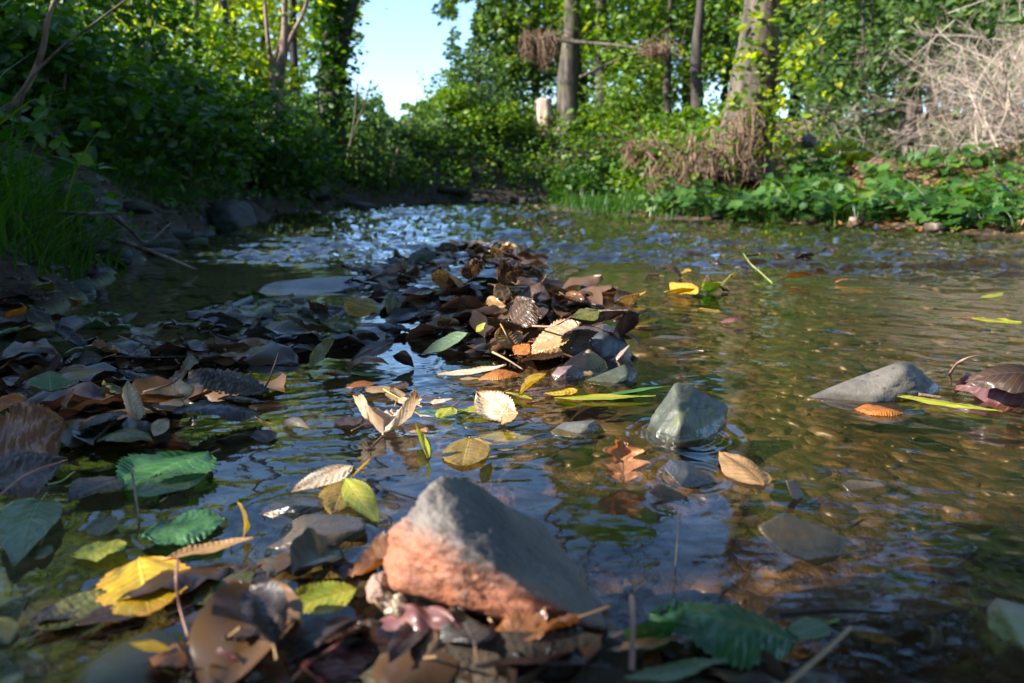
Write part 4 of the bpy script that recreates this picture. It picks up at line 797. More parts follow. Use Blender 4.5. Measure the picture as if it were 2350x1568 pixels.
STONES = [
 ('small round pinkish stone touching the left foot of the big pointed stone', S_PINK, [(850, 1322, .0), (880, 1308, .01), (838, 1350, .005), (845, 1385, 0), (885, 1390, -.01), (905, 1350, -.005), (900, 1320, .01), (870, 1340, -.012), (860, 1350, .03), (895, 1370, .03)], .515, .03),
 ('dark brown pebble with a sunlit left rim beside the big pointed stone', S_BROWN, [(602, 1255, .0), (640, 1215, .02), (700, 1180, .03), (760, 1178, .03), (842, 1188, .03), (840, 1215, .0), (760, 1262, -.02), (680, 1272, -.02), (625, 1262, -.01), (700, 1235, -.02), (750, 1230, .05)], .66, .02),
 ('smooth blue black wet pebble behind the dark brown pebble', S_SLATE2, [(590, 1180, .0), (625, 1148, .02), (690, 1136, .03), (745, 1146, .02), (750, 1165, 0), (690, 1188, -.015), (620, 1192, -.01), (670, 1160, -.01)], .73, .015),
 ('low wet slate pebble behind the top of the big pointed stone', S_SLATE2, [(815, 1105, 0), (840, 1078, .02), (900, 1072, .02), (975, 1088, .01), (1000, 1100, 0), (930, 1116, -.01), (850, 1118, -.01)], .81, .02),
 ('grey green peaked stone with a bright left face in mid stream', S_GREEN, [(1548, 876, .03), (1575, 878, .04), (1492, 960, .02), (1478, 1010, .01), (1492, 1022, -.02), (1560, 1030, -.045), (1640, 1022, -.02), (1668, 950, .06), (1672, 932, .07), (1628, 912, .07), (1660, 1000, .03), (1560, 960, -.035), (1500, 1000, .1), (1650, 1010, .12)], .955, .03),
 ('pale grey green wedge stone behind the peaked stone', S_GREEN, [(1338, 878, 0), (1380, 858, .01), (1432, 836, .02), (1458, 845, .03), (1468, 870, .03), (1450, 888, -.01), (1400, 890, -.02), (1360, 884, -.01), (1440, 860, -.01), (1430, 850, .06)], 1.215, .02),
 ('flat pale grey stone just breaking the water left of the peaked stone', S_GREY, [(1258, 992, 0), (1290, 970, .01), (1330, 966, .01), (1368, 964, .02), (1386, 985, .02), (1370, 1000, -.01), (1320, 1006, -.02), (1275, 1002, -.01), (1350, 975, -.01)], .965, .025),
 ('small mossy purple stone in front of the central heap', S_MOSSY, [(1264, 862, 0), (1280, 842, .01), (1315, 838, .01), (1340, 856, .02), (1335, 876, 0), (1300, 882, -.01), (1272, 876, -.01), (1300, 850, -.01)], 1.235, .02),
 ('tan stone with moss leaning against the central heap', S_TAN, [(1275, 855, .0), (1310, 820, .03), (1352, 797, .05), (1392, 830, .04), (1400, 858, .0), (1360, 862, -.03), (1300, 866, -.02), (1350, 830, .0)], 1.30, .03),
 ('small pink triangular stone right of the tan stone', S_PINK, [(1396, 828, 0), (1446, 790, .02), (1450, 818, .01), (1440, 834, 0), (1410, 836, -.01), (1430, 812, -.01)], 1.36, .02),
 ('large smooth dark stone under the leaves at the right of the central heap', S_SLATE2, [(1320, 828, 0), (1345, 770, .03), (1385, 745, .05), (1420, 752, .05), (1442, 790, .03), (1440, 830, 0), (1380, 836, -.03), (1380, 775, -.01)], 1.42, .02),
 ('long speckled grey stone rising to a peak on the right', S_SPECK, [(1832, 918, .0), (1920, 882, .02), (2000, 858, .03), (2062, 829, .03), (2088, 829, .04), (2120, 855, .05), (2156, 885, .05), (2160, 908, .03), (2120, 922, -.01), (2000, 926, -.03), (1900, 930, -.02), (2080, 850, -.005), (2060, 850, .09), (2100, 900, .1)], 1.115, .02),
 ('wet blue grey pebble right of the oak leaf', S_SLATE2, [(1522, 1075, 0), (1535, 1052, .01), (1575, 1058, .01), (1630, 1092, .01), (1650, 1112, 0), (1620, 1126, -.01), (1560, 1116, -.02), (1580, 1085, -.01)], .80, .02),
 ('wet brown pebble in the sky reflection', S_BROWN, [(1488, 1130, 0), (1510, 1110, .01), (1560, 1130, .01), (1602, 1158, 0), (1580, 1166, -.01), (1520, 1150, -.01)], .745, .02),
 ('tiny glistening brown stone alone in the shaded water on the right', S_BROWN, [(1802, 1102, 0), (1825, 1098, .005), (1850, 1150, 0), (1838, 1158, -.005), (1815, 1140, -.005), (1830, 1110, .01)], .775, .02),
 ('low glistening brown pebble in the shaded water on the right', S_BROWN, [(1930, 1110, 0), (1950, 1100, .01), (2030, 1108, .01), (2042, 1130, 0), (2000, 1142, -.01), (1950, 1132, -.01)], .785, .02),
 ('small green and black mossy stone breaking the bright riffle', S_DARK, [(932, 600, 0), (945, 580, .05), (970, 570, .08), (998, 578, .1), (1004, 592, .08), (985, 610, -.02), (945, 610, -.04), (970, 585, -.02)], 2.95, .06),
 ('tiny dark stone left of the mossy stone in the riffle', S_DARK, [(888, 612, 0), (893, 598, .02), (908, 595, .03), (920, 602, .04), (918, 615, .0), (900, 619, -.03)], 2.8, .05),
 ('large dark boulder at the foot of the left bank', S_DARK, [(438, 520, 0), (455, 490, .1), (490, 462, .25), (530, 455, .3), (560, 462, .3), (586, 480, .3), (592, 520, .0), (560, 530, -.2), (480, 532, -.2), (520, 480, -.1), (520, 480, .7)], 5.3, .04),
 ('cut end of a pale log or stone at the lower right corner', S_TAN, [(2262, 1400, .0), (2285, 1372, .02), (2350, 1388, .03), (2460, 1430, .04), (2470, 1530, 0), (2360, 1500, -.03), (2270, 1450, -.02), (2300, 1400, -.02), (2440, 1480, .1)], .50, .02),
 ('wide dark slate slab lying in the shaded near stream', S_SLATE2, [(1730, 1415, 0), (1800, 1360, .04), (2000, 1330, .06), (2230, 1345, .06), (2260, 1400, 0), (2050, 1430, -.02), (1850, 1430, -.02)], .545, .02),
 ('flat brown drowned stone under the clear water on the right', S_BED, [(1735, 1205, 0), (1790, 1178, .02), (1860, 1196, .02), (1945, 1235, .01), (1938, 1275, 0), (1880, 1302, -.01), (1820, 1280, -.01), (1760, 1240, -.01)], .66, .015),
 ('broad blue slate slab at the back of the slate bar', S_SLATE, [(578, 668, 0), (620, 648, .05), (700, 638, .1), (790, 634, .12), (850, 632, .12), (838, 656, 0), (780, 672, -.05), (680, 682, -.08), (610, 682, -.05)], 2.38, .015),
 ('long flat blue slate in the middle of the slate bar', S_SLATE, [(800, 757, 0), (830, 744, .02), (890, 740, .03), (922, 752, .02), (918, 775, -.01), (870, 782, -.03), (815, 774, -.02)], 1.66, .02),
 ('rounded brown stone at the front of the slate bar', S_BROWN, [(608, 755, 0), (618, 738, .02), (650, 736, .02), (690, 752, .02), (705, 765, 0), (650, 772, -.02), (612, 766, -.01)], 1.66, .02),
 ('grey slate block at left beside the pale leaf', S_SLATE, [(25, 905, 0), (60, 868, .03), (110, 872, .03), (160, 905, .02), (155, 925, -.01), (90, 932, -.03), (30, 922, -.02)], 1.14, .02),
 ('long tilted slate behind the pale leaf at left', S_SLATE, [(150, 870, 0), (190, 842, .03), (240, 830, .04), (268, 846, .03), (250, 872, 0), (200, 888, -.02), (160, 884, -.02)], 1.22, .02),
 ('blue slate at the left end of the slate bar', S_SLATE, [(470, 740, 0), (490, 718, .03), (530, 712, .03), (560, 722, .02), (552, 744, -.01), (500, 754, -.02)], 1.75, .02),
 ('pale stones at the shore below the right bank', S_PINK, [(1848, 506, 0), (1870, 492, .05), (1920, 496, .05), (1930, 512, 0), (1890, 518, -.05)], 6.1, .04),
 ('dark blue grey rounded lump of unknown kind at the foot of the right bank trees', S_SLATE2, [(1838, 328, 0), (1840, 312, .03), (1856, 306, .05), (1872, 312, .05), (1876, 328, .03), (1870, 340, -.03), (1845, 342, -.03), (1858, 320, -.08)], 8.6, .02),  # unidentified dark round object, built as a stone
 ('brown shore rock right of the pale shore stones', S_BROWN, [(2030, 512, 0), (2060, 500, .1), (2100, 508, .1), (2090, 524, -.05), (2045, 524, -.05)], 5.6, .04)]
for q_, (lab, m, pl, y_, bp) in enumerate(STONES):
    big_ = y_ < 1.5
    lo_ = max(pl, key=lambda q9: q9[1]); ya_ = P(lo_[0], lo_[1], -.006)[1] - lo_[2]
    if 'under the leaves' not in lab and 'pinkish stone touching' not in lab and y_ < 8: y_ = ya_
    o = stone_from_points('stone', ppts(y_, pl), m, 5 if big_ else 4, 38, bp * 1.5, q_ + 11); tag(o, lab, 'stone')
STONE_MARKS = []
def relative(px, py, marks):
    best = sorted(marks, key=lambda m: (m[0] - px) ** 2 + 4 * (m[1] - py) ** 2)
    out = []
    for m in best[:4]:
        dx, dy = px - m[0], (py - m[1]) * 2
        out.append(('left of ' if dx < 0 else 'right of ') + m[2] if abs(dx) > abs(dy) else ('behind ' if dy < 0 else 'in front of ') + m[2])
    return out
MARKS = [(1150, 1290, 'the big pointed stone'), (1570, 950, 'the peaked green stone'), (2000, 885, 'the speckled stone'), (1120, 700, 'the back leaf heap'), (1280, 770, 'the central leaf heap'), (1420, 1060, 'the oak leaf'), (298, 925, 'the sunlit white leaf'), (300, 1345, 'the bright yellow leaf'),
         (720, 1225, 'the dark brown pebble'), (890, 975, 'the folded tan leaf'), (380, 1080, 'the large green leaf'), (80, 1000, 'the rusty brown leaf'), (1130, 940, 'the blazing white leaf'), (1150, 865, 'the orange curled leaf'), (520, 500, 'the dark boulder'), (970, 592, 'the mossy riffle stone'),
         (700, 655, 'the broad slate slab'), (860, 760, 'the long flat slate'), (650, 755, 'the rounded brown stone'), (1670, 640, 'the upright olive leaf'), (1700, 1440, 'the big dark green leaf'), (900, 1490, 'the purple wet leaf'), (65, 1210, 'the grey green lance leaf'), (840, 840, 'the rusty oval leaf'), (1550, 815, 'the cream leaf'), (2270, 870, 'the wet red leaf'), (540, 870, 'the pleated dark leaf'), (90, 900, 'the grey slate block'), (420, 1215, 'the flat green leaf'), (1070, 1040, 'the drowned yellow leaf'), (530, 730, 'the end slate'), (1490, 740, 'the olive curled leaf'), (1900, 650, 'the row of stranded leaves'), (230, 850, 'the tilted slate')]
USED = {}
def autolabel(head, px, py, group):
    rl = relative(px, py, MARKS)
    for r_ in rl[:3]:
        lab = f'{head} {r_}'
        if len(lab.split()) <= 16 and lab not in USED: USED[lab] = 1; return lab
    for r_, r2 in ((rl[0], rl[1]), (rl[0], rl[2]), (rl[1], rl[2]), (rl[1], rl[3])):
        lab = f'{head} {r_} and {r2}'
        if len(lab.split()) <= 16 and lab not in USED: USED[lab] = 1; return lab
    return f'{head} {rl[0]}'
# slate bar and other small stones: one by one
spots = []
def fill_stones(poly, n, mats, smin, smax, zup):
    xs = [p[0] for p in poly]; ys = [p[1] for p in poly]; c_ = 0; tr_ = 0
    while c_ < n and tr_ < 4000:
        tr_ += 1; px, py = random.uniform(min(xs), max(xs)), random.uniform(min(ys), max(ys))
        if not bool(inpoly(poly, np.array([px]), np.array([py]))[0]): continue
        p = P(px, py, 0); s_ = random.uniform(smin, smax)
        if any(np.hypot(p[0] - a, p[1] - b) < (s_ + r_) * .36 for a, b, r_ in spots): continue
        spots.append((p[0], p[1], s_)); nm, m = random.choice(mats); z = max(gz(p[0], p[1]), -.03) + zup + random.uniform(-.002, .008)
        o = stone_from_points('stone', flat_pts((p[0], p[1], z), s_ * random.uniform(.9, 1.4), s_ * random.uniform(.55, .9), s_ * random.uniform(.22, .4), random.uniform(0, 3.1), random.gauss(0, .16), random.gauss(0, .16), 7), m, 3, 16, .03, c_ + tr_)
        sz = 'small' if s_ < (smin + smax) / 2 else 'larger'; px2, py2 = PX((p[0], p[1], z))
        tag(o, autolabel(f'{sz} {nm} stone', px2, py2, ''), 'stone', 'loose stones on the bars in the stream'); c_ += 1
SL = [('blue grey slate', S_SLATE), ('dark slate', S_SLATE2), ('blue grey slate', S_SLATE), ('brown', S_BROWN)]
fill_stones([(470, 690), (560, 650), (700, 640), (860, 640), (950, 700), (960, 770), (860, 800), (620, 790), (470, 745)], 52, SL, .05, .12, .002)
fill_stones([(40, 800), (420, 775), (640, 780), (640, 830), (300, 870), (20, 880)], 26, SL, .04, .09, .0)
fill_stones([(0, 860), (300, 850), (640, 860), (600, 960), (300, 1000), (0, 960)], 16, SL, .05, .09, -.006)
fill_stones([(1000, 1180), (1500, 1180), (1500, 1400), (1420, 1400)], 5, [('brown', S_BROWN)], .02, .04, -.01)
fill_stones([(1700, 492), (2250, 530), (2250, 545), (1700, 512)], 16, [('pale brown', S_BROWN), ('pinkish', S_PINK)], .08, .2, .02)
fill_stones([(700, 470), (1240, 460), (1240, 468), (720, 486)], 14, [('dark mossy', S_DARK)], .25, .6, .06)
fill_stones([(1260, 487), (1700, 507), (1700, 512), (1260, 494)], 10, [('dark mossy', S_DARK)], .08, .2, .02)
fill_stones([(120, 600), (440, 545), (440, 555), (260, 640), (120, 700)], 14, [('dark mossy', S_DARK)], .1, .25, .03)
# gravel on the bed: far too many to count
TM = []
for q_ in range(10):
    V, T = ICO[2]; pl = hull_planes(flat_pts((0, 0, 0), 2, random.uniform(1.1, 1.7), random.uniform(.35, .6), 0, 0, 0, 5, 100 + q_))
    acc_ = np.zeros(len(V))
    for n, d in pl: acc_ += np.maximum(V @ n, 0) ** 18 / d ** 18
    TM.append(V * (acc_ ** (-1 / 18))[:, None])
NG = 8500; x = rng.uniform(-1.7, 2.6, NG); y = .22 + 4.4 * rng.random(NG) ** 1.5
k_ = (bank_s(x, y) < .12) & (y < 3.1 + .3 * pn(x * 2, y, 4)); x, y = x[k_], y[k_]; n = len(x); z = ground(x, y)
Vs, Ts = [], []; s_ = rng.lognormal(math.log(.0150), .62, n) * (1 + .18 * y)
for q_ in range(n):
    t = TM[q_ % 10]; M_ = np.array(Matrix.Rotation(rng.uniform(0, 6.28), 3, 'Z') @ Matrix.Rotation(rng.normal(0, .18), 3, 'X') @ Matrix.Rotation(rng.normal(0, .18), 3, 'Y'))
    Vs.append((t * s_[q_]) @ M_.T + [x[q_], y[q_], z[q_] - s_[q_] * .08]); Ts.append(ICO[2][1] + q_ * len(t))
k = NT('stream gravel'); g = k.n('NewGeometry'); nz = k.noise(g.outputs['Position'], 90, 4, .6); sz = k.n('SeparateXYZ', {0: g.outputs['Position']}); nl = k.noise(g.outputs['Position'], 3.2, 4)
c = k.ramp(g.outputs['Random Per Island'], [(0, (.014, .010, .007)), (.25, (.055, .034, .018)), (.45, (.025, .021, .015)), (.65, (.09, .055, .028)), (.85, (.045, .039, .03)), (1, (.15, .095, .048))])
c = k.mix(k.math('MULTIPLY', k.math('MULTIPLY', k.rng(sz.outputs[0], -.05, -.4), k.rng(nl.outputs[0], .3, .55)), .6), c, (.05, .085, .012))
c = k.mix(k.rng(nz.outputs[0], .4, .65, 0, .5), c, (.03, .022, .013))
GRM = k.done(k.n('BsdfPrincipled', {'Base Color': c, 'Roughness': .4, 'Normal': k.bump(nz.outputs[0], .5, .002)}))
o = mesh_np('gravel', np.concatenate(Vs), np.concatenate(Ts), GRM); tag(o, 'brown gravel and pebbles on the stream bed', 'gravel', kind='stuff')
# ================================================================== FALLEN LEAVES
SPOT = (.03, .018, .012)
LM = {
 'yellow': leaf_mat('bright yellow leaf', (.66, .40, .008), (.50, .33, .015), (.85, .62, .10), (.16, .06, .02), .25, edge=(.75, .30, .03)),
 'ygreen': leaf_mat('yellow green leaf', (.30, .38, .03), (.50, .44, .03), (.55, .58, .15), (.10, .09, .02), .3, trans=.35),
 'green': leaf_mat('green leaf', (.05, .19, .03), (.09, .26, .05), (.16, .32, .12), (.04, .05, .02), .3),
 'pale': leaf_mat('pale leaf underside', (.11, .19, .09), (.16, .24, .12), (.30, .36, .2), (.07, .06, .03), .25, rough=.45),
 'dgreen': leaf_mat('deep green leaf', (.025, .10, .025), (.05, .16, .04), (.09, .2, .08), (.03, .03, .015), .35),
 'olive': leaf_mat('olive leaf', (.10, .11, .02), (.17, .15, .03), (.2, .2, .08), (.03, .025, .012), .4),
 'orange': leaf_mat('orange leaf', (.60, .20, .03), (.42, .12, .025), (.5, .28, .10), (.10, .03, .015), .35, trans=.35),
 'oak': leaf_mat('orange brown oak leaf', (.66, .30, .13), (.5, .20, .08), (.35, .14, .07), (.14, .05, .03), .3, trans=.3),
 'rust': leaf_mat('rusty leaf', (.30, .115, .032), (.18, .07, .025), (.10, .045, .03), (.05, .025, .02), .4),
 'tan': leaf_mat('tan leaf', (.48, .29, .12), (.36, .20, .08), (.24, .12, .06), (.10, .05, .03), .3),
 'cream': leaf_mat('pale cream leaf', (.80, .66, .48), (.58, .42, .27), (.42, .29, .18), (.22, .11, .06), .5, rough=.5, edge=(.36, .2, .1)),
 'grey': leaf_mat('grey brown leaf', (.08, .065, .055), (.045, .038, .034), (.13, .105, .09), (.05, .035, .03), .3, rough=.5),
 'brown': leaf_mat('brown leaf', (.105, .055, .029), (.058, .031, .019), (.17, .11, .065), (.035, .02, .015), .4),
 'dark': leaf_mat('dark wet leaf', (.030, .019, .015), (.018, .011, .010), (.055, .036, .028), (.012, .008, .008), .4, trans=.1),
 'purple': leaf_mat('wet purple brown leaf', (.20, .07, .06), (.13, .045, .05), (.30, .14, .11), (.05, .02, .02), .4, rough=.35, wet=.3),
 'mustard': leaf_mat('mustard leaf', (.42, .27, .02), (.26, .15, .02), (.5, .36, .08), (.08, .03, .012), .6, trans=.35)}
CN = {'yellow': 'yellow', 'ygreen': 'yellow green', 'green': 'green', 'pale': 'pale green', 'dgreen': 'dark green', 'olive': 'olive', 'orange': 'orange', 'rust': 'rusty brown', 'oak': 'orange', 'tan': 'tan', 'cream': 'cream', 'grey': 'grey brown', 'brown': 'brown', 'dark': 'dark wet', 'purple': 'purple brown', 'mustard': 'mustard'}
STALKM = plain_mat('leaf stalk', (.22, .13, .06), (.36, .22, .10), .5)
STALKG = plain_mat('green leaf stalk', (.25, .32, .06), (.42, .45, .12), .4, 30, .3)
STALKR = plain_mat('reddish leaf stalk', (.24, .11, .08), (.4, .22, .15), .5)
def outline(kind, u, sd):
    if kind == 'elm': w_ = np.sin(np.pi * u ** .88) ** .72 * (1 - .25 * u ** 3); return w_ * (1 + .07 * (np.abs(((u * 17 + .3) % 1) - .5) * 4 - 1) * (u > .04) * (u < .97))
    if kind == 'round': w_ = np.sin(np.pi * u ** .95) ** .55; return w_ * (1 + .045 * (np.abs(((u * 14) % 1) - .5) * 4 - 1) * (u > .05) * (u < .97))
    if kind == 'lance': return np.sin(np.pi * u ** .8) ** 1.05 * (1 + .01 * np.sin(u * 60))
    if kind == 'ovate': return np.sin(np.pi * u ** .62) ** .9 * (1 + .015 * np.sin(u * 40 + sd))
    if kind == 'oak': return (np.sin(np.pi * np.clip(u, 0, 1) ** .75) ** .6) * (.74 + .30 * np.cos(2 * np.pi * (u * 3.3 - .30)) + .06 * np.cos(u * 41))
    return np.sin(np.pi * u) ** .7
def leaf_blade(kind, base, tip, W_, roll=0.0, arch=0.0, cross=0.0, wav=.05, pleat=.25, seed=0, res=(72, 15), nv=9, twist=0.0):
    base, tip = np.array(base, float), np.array(tip, float); L = np.linalg.norm(tip - base); a = (tip - base) / L
    up = np.array([0, 0, 1.]); s_ = np.cross(up, a)
    if np.linalg.norm(s_) < .05: s_ = np.array([1., 0, 0])
    s_ /= np.linalg.norm(s_); nrm_ = np.cross(a, s_); cr, sr = math.cos(roll), math.sin(roll)
    side_, up_ = s_ * cr + nrm_ * sr, nrm_ * cr - s_ * sr
    nu, nv_ = res; u = np.linspace(0, 1, nu); v = np.linspace(-1, 1, nv_); U, Vv = np.meshgrid(u, v, indexing='ij')
    hw = outline(kind, u, seed) * W_ / 2; hw = np.maximum(hw, W_ * .004)[:, None] * (1 + .10 * pn(U * 3 + seed, np.sign(Vv) * 3.3 + seed * 2.1, seed))
    th = cross * np.abs(Vv) * (1 + .25 * pn(U * 2 + 5, Vv * 0 + seed, seed + 1)); k_ = np.where(np.abs(th) < 1e-3, 1e-3, th)
    Y = np.sign(Vv) * np.abs(Vv) * hw * np.sin(k_) / k_; Z = np.abs(Vv) * hw * (1 - np.cos(k_)) / k_
    X = (U + .12 * Vv ** 2 * (kind != 'lance') * (W_ / L) * (1 - U) * .5) * L
    Z = Z + arch * 4 * U * (1 - U) * L + wav * W_ * fbm(U * 2.1 + seed * 3.1, Vv * 1.3 + seed * 1.7, 3, seed) * (.3 + np.abs(Vv))
    Z = Z + pleat * .05 * W_ * (np.abs(((U - .26 * np.abs(Vv)) * nv % 1) - .5) * 4 - 1) * np.sin(np.pi * np.clip(np.abs(Vv) * 1.1, 0, 1)) + .02 * W_ * np.minimum(np.abs(Vv) * 6, 1)
    tw = twist * (U - .5); Yt, Zt = Y * np.cos(tw) - Z * np.sin(tw) * (twist != 0), Z * np.cos(tw) + Y * np.sin(tw)
    V = base + X[..., None] * a + Yt[..., None] * side_ + Zt[..., None] * up_
    i = np.arange(nu - 1)[:, None] * nv_; j = np.arange(nv_ - 1)[None]
    Q = np.stack([i + j, i + nv_ + j, i + nv_ + j + 1, i + j + 1], -1).reshape(-1, 4)
    return V.reshape(-1, 3), Q, np.stack([U, Vv * .5 + .5], -1).reshape(-1, 2), a
def add_leaf(lab, kind, mat, base, tip, W_, roll=0, arch=.0, cross=.0, wav=.06, pleat=.3, stalk=0.0, sm=None, group=None, res=(72, 15), nv=9, twist=0.0, sbend=.2):
    sd = (len(bpy.data.meshes) * 7) % 97
    V, Q, uv, a = leaf_blade(kind, base, tip, W_, R(roll), arch, cross, wav, pleat, sd, res, nv, twist)
    b0 = np.array(base, float); o = mesh_np('leaf', V - b0, Q, LM[mat], None, True, uv); o.location = b0; tag(o, lab, 'leaf', group)
    if stalk:
        ac = Acc(); sdv = np.array([-a[1], a[0], .3]) * sbend * stalk
        tube(ac, spline([a * .004, -a * stalk * .5 + sdv * .6, -a * stalk + sdv], 7), np.linspace(.0007, .0011, 7), 6); ac.build('stalk', sm or STALKM).parent = o
    return o
def wpx(px, py, w): return w * depth(P(px, py, 0)) / F
def H(lab, kind, mat, b, t, w, **kw):
    """a leaf from its base and tip as seen in the photograph: (pixel x, pixel y, height above water), width in pixels"""
    bb, tt_ = P(*b[:2], b[2]), P(*t[:2], t[2]); mx, my = (b[0] + t[0]) / 2, (b[1] + t[1]) / 2
    if len(b) > 3: tt_ = D(t[0], t[1], bb[1] + b[3])                # a leaf standing up: tip so much farther off than its base
    return add_leaf(lab, kind, mat, bb, tt_, wpx(mx, my, w), **kw)
z = .006
H('bright yellow toothed leaf floating alone at lower left', 'round', 'yellow', (318, 1283, z), (345, 1412, z), 205, wav=.04, pleat=.15, roll=3)
H('grey green lance leaf afloat at the left edge with its stalk up', 'ovate', 'pale', (92, 1150, z), (28, 1304, z), 128, cross=.25, arch=.03, stalk=.018, sm=STALKG, roll=-6)
H('small yellow green leaf half sunk above the bright yellow leaf', 'round', 'ygreen', (165, 1278, .003), (292, 1250, .005), 105, stalk=.0)
H('flat green leaf with a brown notch beside the tan folded leaf', 'round', 'dgreen', (322, 1236, z), (516, 1196, z + .003), 170, wav=.07, arch=.02)
H('tan toothed strip of leaf folded round the flat green leaf', 'elm', 'tan', (372, 1290, z), (582, 1238, z + .006), 75, cross=.5, roll=-8)
H('upright orange tan flap of leaf with a dark top behind the flat green leaf', 'elm', 'mustard', (556, 1238, .003, .02), (543, 1152, .03), 58, roll=80, arch=.1, cross=.5)
H('broad brown leaf lying under the water below the tan folded leaf', 'elm', 'brown', (392, 1440, -.002), (608, 1300, .001), 260, wav=.03)
H('broad dull purple brown drowned leaf at lower left', 'elm', 'grey', (60, 1392, -.006), (330, 1440, -.003), 300, wav=.05)
H('drowned brown leaf at the bottom left corner', 'elm', 'brown', (20, 1520, -.004), (260, 1470, -.004), 200)
H('large green toothed leaf with a pale rim at left', 'elm', 'green', (478, 1042, .008), (282, 1128, .004), 245, arch=.03, cross=.18, pleat=.18, stalk=.014)
H('pale half turned rim leaf at the edge of the large green leaf', 'elm', 'pale', (300, 1140, .006), (478, 1088, .01), 90, cross=.3, roll=14)
H('grey brown leaf left of the large green leaf', 'elm', 'grey', (284, 1098, .006), (158, 1150, .004), 125, cross=.3, arch=.03)
H('small dull leaf tip sunk between the grey and the flat green leaf', 'elm', 'olive', (225, 1235, -.001), (250, 1180, .005), 70)
H('large rusty brown leaf tilted up at the left edge', 'elm', 'rust', (-60, 1075, .0, .03), (158, 975, .05), 250, roll=38, pleat=.3, wav=.05)
H('second rusty leaf beneath the large rusty brown leaf', 'elm', 'brown', (-40, 1110, .002), (150, 1060, .01), 190, roll=15)
H('glowing orange leaf edge at the far left', 'elm', 'orange', (-30, 935, .01), (62, 918, .03), 60, roll=35)
H('sunlit white curled leaf standing up at left', 'elm', 'cream', (313, 972, .012, -.004), (290, 876, .05), 62, roll=28, cross=.6, arch=-.06, pleat=.6)
H('grey brown leaf leaning against the sunlit white leaf', 'elm', 'grey', (382, 958, .015), (312, 925, .035), 90, roll=20, cross=.2)
H('rusty brown leaf behind the grey leaning leaf', 'elm', 'rust', (330, 925, .02), (422, 912, .045), 90, roll=-12, cross=.3)
H('small cream cup shaped leaf with a brown stalk', 'ovate', 'cream', (418, 922, .03, .01), (400, 868, .07), 60, roll=15, cross=.8, stalk=.03, sbend=-.8)
H('dark pleated leaf with a sunlit crest at left', 'elm', 'grey', (618, 905, .03), (432, 862, .055), 120, arch=.12, cross=-.6, pleat=1.4)
H('wide dark leaf below the dark pleated leaf', 'elm', 'dark', (600, 952, .01), (395, 950, .03), 150, arch=.1, cross=-.3)
H('long brown leaf stretching right under the dark pleated leaf', 'lance', 'brown', (500, 918, .03), (616, 926, .012), 60, arch=.04)
H('dark olive leaf with a glint below the sunlit white leaf', 'ovate', 'olive', (232, 1004, .006), (352, 1018, .01), 95, arch=.12, cross=-.6)
H('grey wet leaf behind the dark olive leaf', 'ovate', 'grey', (180, 985, .014), (290, 948, .03), 80, arch=.05)
H('upright torn grey leaf left of the sunlit white leaf', 'elm', 'grey', (150, 938, .03, .0), (172, 892, .06), 46, roll=10, cross=.6)
H('pale curled rim leaf right of the grey leaning leaf', 'elm', 'cream', (352, 1002, .008), (385, 962, .02), 40, cross=.8, roll=20)
H('small pinkish white curled scrap in the shallows', 'ovate', 'cream', (650, 968, .004), (712, 986, .006), 36, arch=.15, cross=-.9, roll=20)
H('tan leaf folded into a V with its stalk towards us', 'elm', 'cream', (880, 1000, .002), (905, 945, .012), 205, cross=1.35, stalk=.035, pleat=.3, arch=.02, wav=.14)
H('thin green and yellow curled leaf right of the folded tan leaf', 'elm', 'ygreen', (980, 1052, .002), (955, 972, .016), 46, roll=50, cross=.6)
H('narrow pale yellow leaf edge beside the thin curled leaf', 'lance', 'ygreen', (985, 1050, .002, .004), (972, 994, .02), 26, roll=60, cross=.4)
H('drowned yellow round leaf in the middle of the shallows', 'round', 'mustard', (1078, 1006, .0), (1062, 1072, .002), 110, wav=.03)
H('lit green leaf under the ripples near the centre', 'elm', 'ygreen', (1096, 1006, -.003), (1222, 1004, -.003), 75)
H('green streak of a leaf under the ripples left of centre', 'lance', 'green', (935, 938, -.002), (1060, 960, -.002), 60)
H('blazing white upturned leaf in the sun at centre', 'elm', 'cream', (1176, 972, .003), (1094, 902, .03), 85, roll=-25, cross=.5, pleat=.5)
H('pink tipped wet end beside the blazing white leaf', 'elm', 'tan', (1150, 975, .003), (1190, 948, .018), 60, roll=20, cross=.7)
H('small pale yellow leaf with an orange stalk above the blazing white leaf', 'ovate', 'ygreen', (1135, 908, .008), (1098, 924, .004), 50, stalk=.03, sm=STALKM)
H('tiny cream leaf with an upright stalk left of the blazing white leaf', 'ovate', 'cream', (985, 925, .003), (1040, 915, .006), 34, stalk=.02)
H('wet scrap of brown leaf left of the tiny cream leaf', 'elm', 'brown', (925, 912, .003), (1012, 914, .006), 26)
H('orange curled leaf in front of the central heap', 'elm', 'orange', (1195, 866, .01), (1098, 872, .006), 76, arch=.16, cross=-.5, pleat=.4)
H('mustard and black twisted leaf right of the orange curled leaf', 'elm', 'mustard', (1252, 858, .026), (1190, 908, .004), 56, roll=25, cross=.7, twist=.6)
H('yellow toothed leaf lying flat below the mossy purple stone', 'round', 'yellow', (1326, 896, .005), (1248, 905, .005), 58, pleat=.5)
H('long green willow leaf afloat below the yellow toothed leaf', 'lance', 'ygreen', (1272, 915, .004), (1505, 910, .004), 42, arch=.0)
H('second long green leaf afloat left of the peaked green stone', 'lance', 'green', (1390, 906, .003), (1540, 886, .003), 22)
H('orange brown oak leaf propped up in the clear water', 'oak', 'oak', (1432, 1112, .002, .03), (1424, 1012, .04), 118, roll=5, cross=.5, wav=.10, pleat=.2)
H('brown leaf half sunk right of the peaked green stone', 'ovate', 'tan', (1752, 1118, .0), (1650, 1038, .006), 100, arch=.05, cross=-.3)
